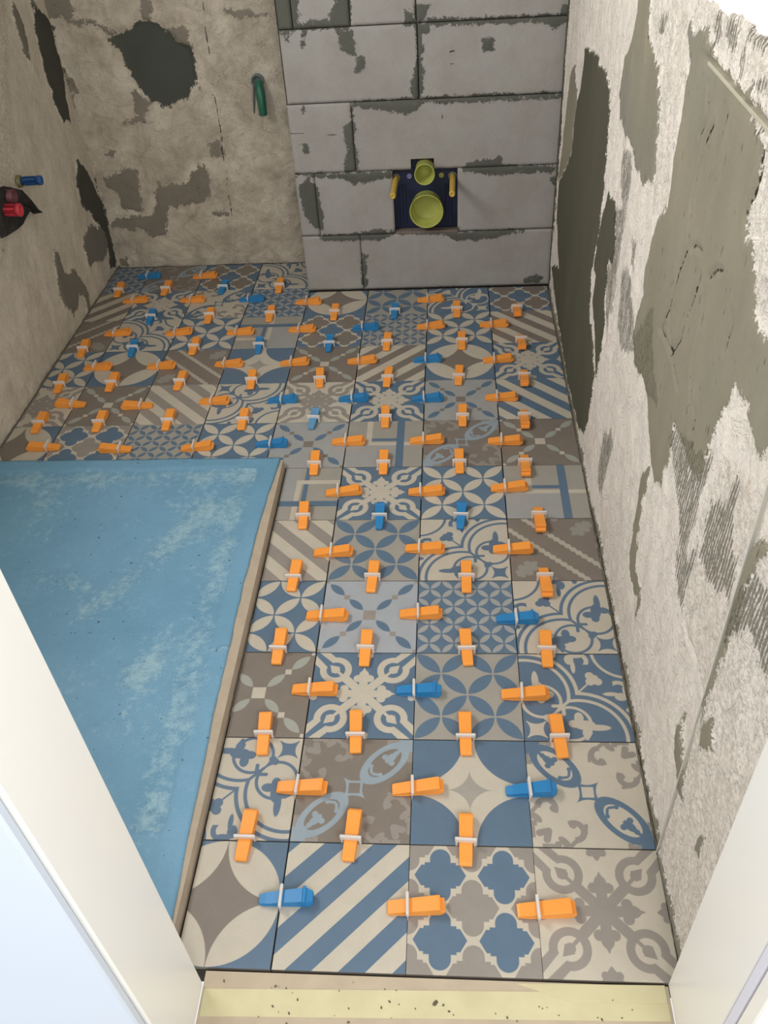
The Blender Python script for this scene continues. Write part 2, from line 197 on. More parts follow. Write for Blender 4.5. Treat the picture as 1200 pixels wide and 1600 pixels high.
def p_flower(b, u, v):
    a, c = ab(u), ab(v); x, y = mx(a, c), mn(a, c)
    s = (a + c) * 0.7071; t = (a - c) * 0.7071; ta = ab(t)
    core = hyp(x, y) - 0.2
    arm = mn(box(x, y, 0.2, 0.0, 0.22, 0.085), circ(x, y, 0.36, 0.115, 0.085), ell(x, y, 0.42, 0.0, 0.14, 0.1), mx(x + y * 2.2 - 0.63, 0.38 - x))
    dia = mx(ta - 0.085, s - 0.62)
    ring = mn(circ(s, ta, 0.80, 0.0, 0.315), mx(ta - 0.2, 0.85 - s))
    hole = mn(circ(s, ta, 0.80, 0.0, 0.185), mx(ta - 0.07 + (s - 1.0) * 0.06, 0.85 - s))
    ring = mx(ring, -hole)
    bulb = mn(circ(s, ta, 0.80, 0.0, 0.085), mx(ta - 0.03, ab(s - 0.68) - 0.12), mx(s + ta * 1.6 - 0.97, 0.8 - s))
    edge = mn(mx(y * 1.0 + (1.0 - x) * 0.7 - 0.15, 0.80 - x), circ(x, y, 0.93, 0.10, 0.06), mx((0.8 - x), y * 1.3 - (x - 0.79)))
    edge = mx(edge, y - 0.2)
    return [(msk(mn(core, arm, dia, ring, bulb, edge)), 1)]
def p_arcs(b, u, v):
    # symmetric about u = v, lobes around the lower left corner
    x, y = mx(u, v), mn(u, v)          # x >= y : lower-right half, lobe centre (0.05,-0.9)
    dd = hyp(x - 0.05, y + 0.9)
    cuspline = mx(x, y)
    l1 = mx(ab(dd - 0.95) - 0.036, -0.4 - x)
    l2 = mx(ab(dd - 0.79) - 0.033, -0.4 - x)
    small = ab(circ(x, y, -0.13, -0.63, 0.36)) - 0.03
    small = mx(small, mx(dd - 0.79, -(x + 0.52)) )
    fl = mn(ell(x, y, 0.12, -0.66, 0.19, 0.105), ell(x, y, 0.34, -0.71, 0.23, 0.065), ell(x, y, 0.02, -0.50, 0.085, 0.12), ell(x, y, 0.13, -0.83, 0.08, 0.10), ell(x, y, -0.07, -0.63, 0.11, 0.085))
    cross = mn(seg(x, y, -0.24, -0.24, -0.24, -0.42, 0.035), seg(x, y, -0.36, -0.36, -0.12, -0.12, 0.03))
    nub = mn(seg(x, y, 0.12, -0.95, 0.2, -0.82, 0.03), circ(x, y, -0.5, -0.55, 0.07))
    pa, pb = ab((x + 0.76) + (y + 0.76)) * 0.7071, ab((x + 0.76) - (y + 0.76)) * 0.7071
    star = mx(mx(pa, pb) - 0.25, 0.26 - hyp(pa - 0.27, pb - 0.27))
    arc = ab(circ(x, y, 1.05, 1.05, 0.62)) - 0.03
    heart = mn(circ(x, y, 0.33, 0.33, 0.09), circ(x, y, 0.47, 0.33, 0.085), circ(x, y, 0.42, 0.42, 0.07))
    stem = seg(x, y, 0.06, 0.06, 0.33, 0.33, 0.018)
    curl = mn(ell(x, y, 0.86, -0.02, 0.12, 0.09), mx(ab(circ(x, y, 0.83, 0.14, 0.17)) - 0.045, 0.74 - x), ell(x, y, 0.68, 0.04, 0.15, 0.045), ell(x, y, 0.95, 0.12, 0.05, 0.13))
    bit = ell(x, y, 1.0, -0.32, 0.1, 0.06)
    return [(msk(mn(l1, l2, small, fl, cross, nub, star, arc, heart, stem, curl, bit)), 1)]
def p_scroll(b, u, v):
    s = ab(u + v) * 0.7071; t = (v - u) * 0.7071; ta = ab(t)
    loop = ab(ell(s, ta, 0.72, 0.0, 0.45, 0.24)) - 0.048
    loop = mn(loop, mx(ta - 0.1, 1.1 - s), mx(ta - 0.2 - (s - 1.25) * 0.9, 1.2 - s))
    inner = mn(ell(s, ta, 0.86, 0.0, 0.13, 0.07), circ(s, ta, 0.80, 0.085, 0.055), circ(s, ta, 1.0, 0.0, 0.05), mx(ta - 0.03, ab(s - 1.07) - 0.1))
    petal = mn(circ(s, ta, 0.5, 0.12, 0.04), seg(s, ta, 0.42, 0.02, 0.5, 0.13, 0.025))
    a, c = ab(u), ab(v); m1, m2 = mx(a, c), mn(a, c)
    frame = mx(mx(0.36 - hyp(m1 - 0.5, m2), m1 - 0.275), 0.10 - m1)
    # scrolled curls in the other two corners, mirrored across the loop axis
    q = ab(v - u) * 0.7071; p = ab(u + v) * 0.7071
    curl = mx(ab(circ(q, p, 0.72, 0.30, 0.15)) - 0.052, q - p * 0.5 - 0.62)
    curl = mn(curl, circ(q, p, 0.66, 0.22, 0.05), seg(q, p, 0.78, 0.43, 0.95, 0.42, 0.035), ell(q, p, 0.98, 0.3, 0.06, 0.12), mx(ab(circ(q, p, 1.06, 0.5, 0.13)) - 0.035, 1.0 - q), seg(q, p, 1.15, 0.08, 1.02, 0.0, 0.06), seg(q, p, 0.5, 0.36, 0.62, 0.45, 0.028))
    edge = mn(mx(0.94 - m1, ab(m2 - 0.72) - 0.12), mx(0.9 - m1, ab(m2 - 0.58) - 0.05))
    return [(msk(mn(curl, edge)), 2), (msk(mn(loop, frame, inner, petal)), 1)]

TEX = {}
def tile_material(key, fn, cols):
    if key in TEX: return TEX[key]
    b = NB('tile_' + key, rough=0.5, spec=0.35)
    o = b.obj(); x, y, z = b.sep(o)
    # a slight unevenness of the print
    u = x * 10.0; v = y * 10.0
    col = cols[0]
    for mask, ci in fn(b, u, v):
        col = b.mix(mask, col, cols[ci])
    n = b.noise(o, 26, 4, 0.65); n2 = b.noise(o, 420, 2)
    f = (n - 0.5) * 0.2 + (n2 - 0.5) * 0.12 + 0.85 + (b.rnd() - 0.5) * 0.06
    zz = msk(z + 0.0012, 0.0006)       # clay body on the cut sides
    col = b.mix(zz, b.mulc(col, f), lin((120, 112, 102)))
    b.color(col); b.bump(n2, 0.0004, 0.25)
    TEX[key] = b.m; return b.m

PAT = {
 'stripes_blue': (p_stripes, [CREAM, BLUE], 'tile with diagonal blue and cream stripes'),
 'stripes_brown': (p_stripes, [CREAM, BROWN], 'tile with diagonal brown and cream stripes'),
 'stripes_grey': (p_stripes, [CREAM, MGREY], 'tile with diagonal grey and cream stripes'),
 'petals_grey': (p_petals, [GREIGE, BLUE], 'grey tile with blue petal circles'),
 'petals_blue': (p_petals, [BLUE, CREAM], 'blue tile with cream petal circles'),
 'small_blue': (p_small, [BLUE, LGREY], 'blue tile with a fine lattice of pale petals'),
 'small_pale': (p_small, [GREIGE, BLUE], 'pale tile with a fine lattice of blue petals'),
 'big': (p_big, [BLUE, CREAM, BROWN], 'tile with four big cream petals around brown'),
 'star': (p_star, [CREAM, BLUE, GREIGE], 'tile with blue corner discs around a cream star'),
 'chain_brown': (p_chain, [BROWN, lin((172, 174, 164)), CREAM], 'brown tile with pale leaf chains crossing'),
 'chain_grey': (p_chain, [LGREY, BLUE, BROWN], 'light grey tile with blue leaf chains crossing'),
 'chain_lilac': (p_chain, [LBLUE, BLUE, MGREY], 'pale blue-grey tile with blue leaf chains crossing'),
 'wavy': (p_wavy, [BROWN, lin((190, 182, 168)), lin((158, 154, 146))], 'brown tile with two serrated cream bands'),
 'bands': (p_ell, [GREIGE, BLUE, CREAM, LGREY], 'grey tile with blue and cream straight bands'),
 'trellis_blue': (p_trellis, [CREAM, BLUE, MGREY, MGREY], 'trellis tile with blue and grey quatrefoils'),
 'trellis_brown': (p_trellis, [CREAM, BROWN, BLUE, BLUE], 'trellis tile with brown and blue quatrefoils'),
 'flower_blue': (p_flower, [BLUE, CREAM], 'blue tile with a cream ringed flower cross'),
 'flower_cream': (p_flower, [CREAM, MGREY], 'cream tile with a grey ringed flower cross'),
 'arcs_cream': (p_arcs, [CREAM, BLUE2], 'cream tile with blue scalloped arcs and leaves'),
 'arcs_blue': (p_arcs, [BLUE2, CREAM], 'blue tile with cream scalloped arcs and leaves'),
 'scroll_cream': (p_scroll, [CREAM, BLUE, MGREY], 'cream tile with blue loops and grey scrolls'),
 'scroll_brown': (p_scroll, [BROWN, PBLUE, MGREY], 'brown tile with pale blue loops and scrolls'),
}
for k, (fn, cols, lab) in PAT.items(): tile_material(k, fn, cols)

# ------------------------------------------------------------------ helpers
def mat(name, rgb, rough=0.5, spec=0.4, var=0.0, scale=60, bump=0.0, trans=0.0):
    b = NB(name, rough, spec); c = lin(rgb)
    n = b.noise(b.obj(), scale, 3)
    if var: c = b.mulc(c, (n - 0.5) * var + 1.0)
    b.color(c)
    if bump: b.bump(n, bump)
    if trans: b.bsdf.inputs['Transmission Weight'].default_value = trans
    return b.m
def link(name, me, m, parent=None, loc=None):
    o = bpy.data.objects.new(name, me); COL.objects.link(o)
    if m is not None: me.materials.clear(); me.materials.append(m)
    if parent is not None: o.parent = parent
    if loc is not None: o.location = loc
    return o
def empty(name, loc, rz=0.0):
    o = bpy.data.objects.new(name, None); COL.objects.link(o); o.location = loc; o.rotation_euler = (0, 0, rz)
    o.empty_display_size = 0.02; return o
def tag(o, label=None, cat=None, group=None, kind=None):
    if label: o['label'] = label
    if cat: o['category'] = cat
    if group: o['group'] = group
    if kind: o['kind'] = kind
    return o
def pydata(name, v, f, smooth=False):
    me = bpy.data.meshes.new(name); me.from_pydata([tuple(map(float, p)) for p in v], [], f); me.validate(); me.update()
    if smooth: me.polygons.foreach_set('use_smooth', [True] * len(me.polygons))
    return me
def from_bm(name, bm, smooth=False):
    bmesh.ops.recalc_face_normals(bm, faces=bm.faces)
    me = bpy.data.meshes.new(name); bm.to_mesh(me); bm.free()
    if smooth: me.polygons.foreach_set('use_smooth', [True] * len(me.polygons))
    return me
def bm_box(bm, x0, x1, y0, y1, z0, z1, bev=0.0, seg_=1):
    r = bmesh.ops.create_cube(bm, size=1.0, matrix=Matrix.Translation(((x0 + x1) / 2, (y0 + y1) / 2, (z0 + z1) / 2)) @ Matrix.Diagonal((x1 - x0, y1 - y0, z1 - z0, 1)))
    if bev:
        es = list({e for v in r['verts'] for e in v.link_edges})
        bmesh.ops.bevel(bm, geom=es, offset=bev, segments=seg_, affect='EDGES', profile=0.5)
def boxmesh(name, x0, x1, y0, y1, z0, z1, bev=0.0):
    bm = bmesh.new(); bm_box(bm, x0, x1, y0, y1, z0, z1, bev); return from_bm(name, bm)
def lathe(name, prof, axis, n=28, smooth=True):
    """prof: list of (distance along axis, radius) ; axis: unit vector"""
    ax = Vector(axis).normalized(); q = Vector((0, 0, 1)).rotation_difference(ax)
    v = []; f = []
    for (h, r) in prof:
        for i in range(n):
            t = 2 * PI * i / n; v.append(q @ Vector((r * math.cos(t), r * math.sin(t), h)))
    for k in range(len(prof) - 1):
        for i in range(n):
            j = (i + 1) % n; f.append((k * n + i, k * n + j, (k + 1) * n + j, (k + 1) * n + i))
    me = pydata(name, v, f, smooth)
    return me
def extrude_profile(name, pts, w0, w1, widths=None):
    """pts: side profile (x,z) closed loop; extruded in y between w0 and w1; widths scales y per point"""
    n = len(pts); v = []
    for k, w in enumerate((w0, w1)):
        for i, (x, z) in enumerate(pts):
            s = widths[i] if widths else 1.0
            v.append((x, w * s, z))
    f = [tuple(range(n))[::-1], tuple(range(n, 2 * n))]
    for i in range(n):
        j = (i + 1) % n; f.append((i, j, n + j, n + i))
    return pydata(name, v, f)

# ------------------------------------------------------------------ wall surfaces
rng = np.random.RandomState(3)
def vnoise(x, y, seed=0):
    r = np.random.RandomState(seed); g = r.rand(256, 256)
    xi = np.floor(x).astype(int); yi = np.floor(y).astype(int); fx = x - xi; fy = y - yi
    fx = fx * fx * (3 - 2 * fx); fy = fy * fy * (3 - 2 * fy)
    a = g[xi % 256, yi % 256]; b = g[(xi + 1) % 256, yi % 256]; c = g[xi % 256, (yi + 1) % 256]; d = g[(xi + 1) % 256, (yi + 1) % 256]
    return (a * (1 - fx) + b * fx) * (1 - fy) + (c * (1 - fx) + d * fx) * fy - 0.5
def fbm(x, y, sc, oct_=4, seed=0, gain=0.55):
    s = 0; a = 1.0
    for i in range(oct_):
        s = s + a * vnoise(x * sc + 17.3 * i, y * sc + 5.1 * i, seed + i); sc *= 2.0; a *= gain
    return s
def sd_poly(X, Y, P):
    P = np.array(P, float); d = np.full(X.shape, 1e9); ins = np.zeros(X.shape, bool); n = len(P)
    for i in range(n):
        a = P[i]; b = P[(i + 1) % n]; e = b - a; L = e @ e + 1e-12
        t = np.clip(((X - a[0]) * e[0] + (Y - a[1]) * e[1]) / L, 0, 1)
        d = np.minimum(d, (X - a[0] - t * e[0]) ** 2 + (Y - a[1] - t * e[1]) ** 2)
        c = ((a[1] > Y) != (b[1] > Y)); xx = a[0] + (Y - a[1]) * e[0] / (e[1] if abs(e[1]) > 1e-9 else 1e-9)
        ins ^= (c & (X < xx))
    return np.where(ins, -1, 1) * np.sqrt(d)
def sd_lines(X, Y, Ls):
    d = np.full(X.shape, 1e9)
    for P in Ls:
        for a, b in zip(P[:-1], P[1:]):
            a = np.array(a); b = np.array(b); e = b - a; L = e @ e + 1e-12
            t = np.clip(((X - a[0]) * e[0] + (Y - a[1]) * e[1]) / L, 0, 1)
            d = np.minimum(d, (X - a[0] - t * e[0]) ** 2 + (Y - a[1] - t * e[1]) ** 2)
    return np.sqrt(d)
def union(X, Y, polys, lim=0.06):
    d = np.full(X.shape, lim)
    for P in polys: d = np.minimum(d, sd_poly(X, Y, P))
    return np.clip(d, -lim, lim)
def set_attr(me, name, arr):
    a = me.attributes.new(name, 'FLOAT', 'POINT'); a.data.foreach_set('value', np.ascontiguousarray(arr, dtype=np.float32).ravel())
def grid_faces(nu, nv, flip=False):
    idx = np.arange(nu * nv).reshape(nu, nv)
    q = np.stack([idx[:-1, :-1], idx[1:, :-1], idx[1:, 1:], idx[:-1, 1:]], -1).reshape(-1, 4)
    return q[:, ::-1] if flip else q
def fast_mesh(name, co, quads, smooth=True):
    me = bpy.data.meshes.new(name)
    me.vertices.add(len(co)); me.vertices.foreach_set('co', np.ascontiguousarray(co, dtype=np.float32).ravel())
    n = len(quads); me.loops.add(n * 4); me.loops.foreach_set('vertex_index', np.ascontiguousarray(quads, dtype=np.int32).ravel())
    me.polygons.add(n); me.polygons.foreach_set('loop_start', np.arange(0, n * 4, 4, dtype=np.int32))
    me.update(calc_edges=True); me.validate()
    if smooth: me.polygons.foreach_set('use_smooth', np.ones(n, bool))
    return me

def plaster_mat(name, base, base2, light, dark, combc, across, streak=(1, 1, 1), grain=1.0, flake=1.0, speck=0.5, bd=0.0055, cw=0.0, jit=1.0, ex=0.0):
    b = NB(name, 0.85, 0.15)
    o = b.obj(); so = b.scale(o, streak)
    n1 = b.noise(so, 55, 5, 0.7); n2 = b.noise(o, 190, 4, 0.7); n3 = b.noise(so, 9, 4, 0.6); n4 = b.noise(o, 620, 2)
    j = (n1 - 0.5) * 0.042 * jit + (n2 - 0.5) * 0.030 * jit - ex
    mL = msk(b.attr('light') + j, 0.0022); mD = msk(b.attr('dark') + j * 0.8, 0.0022); mC = msk(b.attr('comb') + j * 1.4, 0.004)
    x, y, z = b.sep(o)
    ph = (y if across == 'y' else x) * 785.0 + z * 20.0 + (n3 - 0.5) * 3.0
    tooth = b.math('MULTIPLY_ADD', sn(ph) * 0.75 + (n1 - 0.5) * 4.5 + (n2 - 0.5) * 4.5, 0.9, 0.60, clamp=True)
    mCr = msk(b.attr('crack') + (n2 - 0.5) * 0.003 + (n1 - 0.5) * 0.004 - 0.0006 - cw, 0.0012)
    # chips and specks in the base coat
    sp = b.math('MULTIPLY_ADD', n1 + (n2 - 0.5) * 0.9, 9.0, -5.55, clamp=True) * speck
    pl = b.mix(b.math('MULTIPLY_ADD', n3, 3.2, -1.1, clamp=True), base, base2)
    pl = b.mix(sp, pl, lin((112, 106, 96)))
    rz = msk(b.attr('rough') + (n3 - 0.5) * 0.05, 0.02)
    nr = b.noise(o, 120, 3, 0.75)
    crumb = b.math('MULTIPLY_ADD', nr, 7.0, -3.1, clamp=True)
    pl = b.mix(rz * crumb * 0.42, pl, b.mix(b.math('MULTIPLY_ADD', n3, 5.0, -2.3, clamp=True), lin((150, 144, 132)), lin((186, 172, 154))))
    pl = b.mulc(pl, (n2 - 0.5) * 0.42 * grain + (n4 - 0.5) * 0.3 * grain + (n1 - 0.5) * 0.5 * grain + 1.0)
    gl = b.mulc(light, (n3 - 0.5) * 0.5 + (n2 - 0.5) * 0.22 + 1.0)
    tint = b.math('MULTIPLY_ADD', b.noise(o, 2.6, 3), 5.0, -2.2, clamp=True)
    gl = b.mix(tint * 0.6, gl, b.mulc(gl, 0.93) if across == 'x' else lin((124, 123, 117)))
    pits = mx(b.math('MULTIPLY_ADD', b.noise(b.scale(o, (1, 1, 0.25 if across == 'y' else 0.8)), 140, 1, 0.5), 20.0, -14.2, clamp=True), b.math('MULTIPLY_ADD', b.noise(b.scale(o, (1, 1, 0.05)), 120, 2, 0.5), 18.0, -12.9, clamp=True) * 0.7)
    gl = b.mix(pits * 0.7, gl, lin((70, 66, 58)))
    c = b.mix(mC * tooth, pl, combc)
    c = b.mix(mL * b.math('MULTIPLY_ADD', n1, 1.6, 0.35 if across == 'x' else 0.9, clamp=True), c, gl)
    c = b.mix(mD, c, b.mulc(dark, (n3 - 0.5) * 0.4 + (n2 - 0.5) * 0.15 + 1.0))
    c = b.mix(mCr, c, lin((48, 46, 42)))
    b.color(c)
    inv = b.math('SUBTRACT', 1.0, mx(mL, mD), clamp=True)
    crease = b.math('MULTIPLY_ADD', ab(b.noise(o, 24, 5, 0.65, 0.8) - 0.5), -16.0, 1.0, clamp=True)
    h = (n1 * 0.5 + n2 * 0.5 + n4 * 0.12 - crease * 0.28 + rz * nr * 0.45) * (inv * flake + 0.10) + mx(mL, mD) * 0.35 + mC * tooth * 0.6 - mCr * 0.8
    b.bump(h, bd, 0.9)
    return b.m

def wall_surface(name, origin, U, N, u0, u1, v0, v1, step, tex, m, rough=0.0025, streak=1.0, seed=1, shape=None, recess=None):
    nu = int((u1 - u0) / step) + 1; nv = int((v1 - v0) / step) + 1
    uu = np.linspace(u0, u1, nu); vv = np.linspace(v0, v1, nv); X, Y = np.meshgrid(uu, vv, indexing='ij')
    jx = X + fbm(X * 1.0, Y * streak, 30, 4, seed) * 0.016; jy = Y + fbm(X, Y * streak, 30, 4, seed + 9) * 0.016
    L = union(jx, jy, tex.get('light', [])); D = union(jx, jy, tex.get('dark', [])); Cb = union(jx, jy, tex.get('comb', []))
    Cr = np.clip(sd_lines(X + fbm(X, Y, 60, 3, 5) * 0.004, Y, tex.get('crack', [])), 0, 0.06) if tex.get('crack') else np.full(X.shape, 0.06)
    sm = np.clip(0.5 - np.minimum(L, D) / 0.008, 0, 1)
    H = fbm(X, Y * streak, 22, 5, seed + 3, 0.62) * rough * (1 - 0.8 * sm) + fbm(X, Y, 4, 2, seed + 6) * 0.004 + sm * 0.003
    if shape is not None: H = H + shape(X, Y)
    edge = np.zeros_like(H); 
    U = np.array(U, float); N = np.array(N, float); O = np.array(origin, float)
    co = O + X[..., None] * U + Y[..., None] * np.array([0, 0, 1.0]) + H[..., None] * N
    co = co.reshape(-1, 3)
    q = grid_faces(nu, nv)
    nrm = np.cross(U, [0, 0, 1.0])
    if nrm @ N < 0: q = q[:, ::-1]
    if recess is not None:
        keep = ~recess(X[:-1, :-1] + step / 2, Y[:-1, :-1] + step / 2).reshape(-1); q = q[keep]
    me = fast_mesh(name, co, q)
    set_attr(me, 'rough', union(X, Y, tex.get('rough', [])))
    set_attr(me, 'light', L); set_attr(me, 'dark', D); set_attr(me, 'comb', Cb); set_attr(me, 'crack', Cr)
    return link(name, me, m)

# right wall: old plaster, mortar patches, an edge bead at y = 0.195 and a ledge bead at z = 1.035
def shapeR(X, Y):
    near = np.clip((0.197 - X) / 0.004, 0, 1) * 0.004
    groove = -np.exp(-((Y - 1.035 - fbm(X, Y, 25, 2, 4) * 0.01) / 0.006) ** 2) * 0.004 * (X < 0.72)
    up = np.clip((Y - 1.035) / 0.01, 0, 1) * 0.004 * (X < 0.74)
    ck = sd_lines(X, Y, R_crack); up = up - np.exp(-(ck / 0.004) ** 2) * 0.003 + np.exp(-((ck - 0.010) / 0.005) ** 2) * 0.0012
    fall = -np.clip(Y - (1.097 + fbm(X, Y, 30, 3, 8) * 0.012), 0, 0.012) / 0.012 * 0.014
    return near + groove + up + fall
m_right = plaster_mat('old_plaster_right', lin((240, 232, 222)), lin((228, 220, 210)), lin((140, 134, 117)), lin((88, 86, 73)), lin((142, 136, 123)), 'y', streak=(1, 1.0, 0.5), speck=0.5, flake=0.8, bd=0.0055, grain=1.2, cw=0.0007)
wr = wall_surface('wall_right', (0.604, 0, 0), (0, 1, 0), (-1, 0, 0), -0.02, 2.19, -0.012, 1.112, 0.0052,
                  {'light': R_light, 'dark': R_dark, 'comb': R_comb, 'crack': R_crack, 'rough': R_rough}, m_right, rough=0.0045, streak=0.35, shape=shapeR)
tag(wr, 'right wall of scraped pale plaster with smeared grey mortar patches', kind='structure')
m_white = mat('white_upper_plaster', (244, 244, 240), 0.7, 0.2, 0.04, 30, 0.002)
m_shell = mat('raw_render', (140, 133, 122), 0.9, 0.1, 0.15, 20, 0.004)
o = link('ledge_bead', boxmesh('t', 0.5955, 0.606, 0.42, 0.69, 1.0325, 1.0375, 0.001), mat('plaster_bead', (180, 174, 156), 0.7, 0.2, 0.2, 40, 0.002), wr)
o = link('corner_bead', boxmesh('t', 0, 0.005, -0.0015, 0.0015, -0.01, 1.03), mat('bead_edge', (206, 203, 194), 0.6), wr); o.location = (0.5965, 0.199, 0)
o = link('wall_right_upper', boxmesh('t', 0.602, 0.70, -0.02, 1.15, 1.09, 2.5), m_white); tag(o, 'bright white finished upper part of the right wall', kind='structure')
bm = bmesh.new(); bm_box(bm, 0.622, 0.70, -0.02, 2.44, -0.1, 1.09); bm_box(bm, 0.602, 0.70, 1.15, 2.44, 1.09, 2.5)
o = link('wall_right_core', from_bm('t', bm), m_shell); tag(o, 'hidden masonry behind the right wall', kind='structure')

# rear left wall: plaster with a dark patched hole
m_back = plaster_mat('old_plaster_back', lin((222, 212, 194)), lin((186, 174, 157)), lin((138, 130, 118)), lin((80, 83, 76)), lin((115, 110, 100)), 'x', streak=(1, 1, 0.8), speck=0.25, flake=0.8, grain=0.8, bd=0.006, cw=0.0008)
def shapeB(X, Y):
    bx = np.clip((-0.487 - X) / 0.004, -1, 1) * 0.0015
    hole = -np.clip(0.5 - sd_poly(X, Y, B_dark[0]) / 0.02, 0, 1) * 0.012
    cav = -np.clip(fbm(X, Y, 9, 4, 41) - 0.15, 0, 0.3) * 0.012
    return bx + hole + cav
wb_ = wall_surface('wall_back', (0, 2.442, 0), (1, 0, 0), (0, -1, 0), -0.965, -0.19, -0.012, 1.05, 0.006,
                   {'light': B_light, 'dark': B_dark, 'comb': [], 'crack': B_crack}, m_back, rough=0.005, shape=shapeB, seed=21)
tag(wb_, 'rear plaster wall beyond the shower with a dark round mortar patch', kind='structure')
o = link('wall_back_core', boxmesh('t', -0.99, 0.70, 2.462, 2.55, -0.1, 2.5), m_shell); tag(o, 'hidden masonry behind the rear wall', kind='structure')
o = link('wall_back_upper', boxmesh('t', -0.965, 0.62, 2.444, 2.46, 1.04, 2.5), m_shell); tag(o, 'upper part of the rear wall', kind='structure')

# left wall
m_left = plaster_mat('old_plaster_left', lin((226, 216, 198)), lin((208, 198, 180)), lin((130, 125, 112)), lin((82, 82, 74)), lin((118, 113, 103)), 'y', streak=(1, 1, 0.7), speck=0.25, flake=0.5, grain=0.9, bd=0.0045)
wl = wall_surface('wall_left', (-0.952, 0, 0), (0, 1, 0), (1, 0, 0), -0.02, 2.445, -0.012, 1.12, 0.0075,
                  {'light': L_light, 'dark': L_dark, 'comb': [], 'crack': [], 'rough': [[(1.4, 0.2), (1.9, 0.5), (2.2, 0.95), (1.0, 0.95), (1.0, 0.2)]]}, m_left, rough=0.003, seed=33)
tag(wl, 'left wall of rough beige plaster with pipe stubs', kind='structure')
bm = bmesh.new()
bm_box(bm, -1.06, -0.96, -0.02, 2.55, -0.1, 1.1)
bm_box(bm, -1.06, -0.952, -0.02, 0.40, 1.1, 2.5); bm_box(bm, -1.06, -0.952, 1.30, 2.55, 1.1, 2.5); bm_box(bm, -1.06, -0.952, 0.40, 1.30, 2.03, 2.5); bm_box(bm, -1.06, -0.952, 0.40, 1.30, 1.1, 1.28)
o = link('wall_left_core', from_bm('t', bm), m_shell); tag(o, 'left wall masonry around the window opening', kind='structure')
m_frame = mat('white_lacquer_frame', (246, 244, 238), 0.28, 0.45, 0.01, 12)
bm = bmesh.new()
for a in ((0.40, 0.425, 1.28, 2.03), (1.275, 1.30, 1.28, 2.03), (0.425, 1.275, 1.28, 1.305), (0.425, 1.275, 2.005, 2.03)): bm_box(bm, -1.05, -1.03, a[0], a[1], a[2], a[3], 0.003)
o = link('window_1', from_bm('t', bm), m_frame); tag(o, 'white window frame high in the left wall', kind='structure')

# ------------------------------------------------------------------ aerated block wall
m_block = plaster_mat('aerated_block', lin((168, 166, 162)), lin((160, 155, 150)), lin((96, 97, 90)), lin((84, 84, 78)), lin((110, 108, 100)), 'x', speck=0.06, flake=0.2, grain=0.25, bd=0.003, cw=0.0006, jit=0.8, ex=0.0028)
m_mortar = mat('thin_bed_mortar', (62, 60, 55), 0.95, 0.05, 0.3, 90, 0.003)
yF = 2.188
core = link('wall_rear', boxmesh('t', -0.204, 0.606, yF + 0.008, 2.30, -0.01, 1.22), m_mortar)
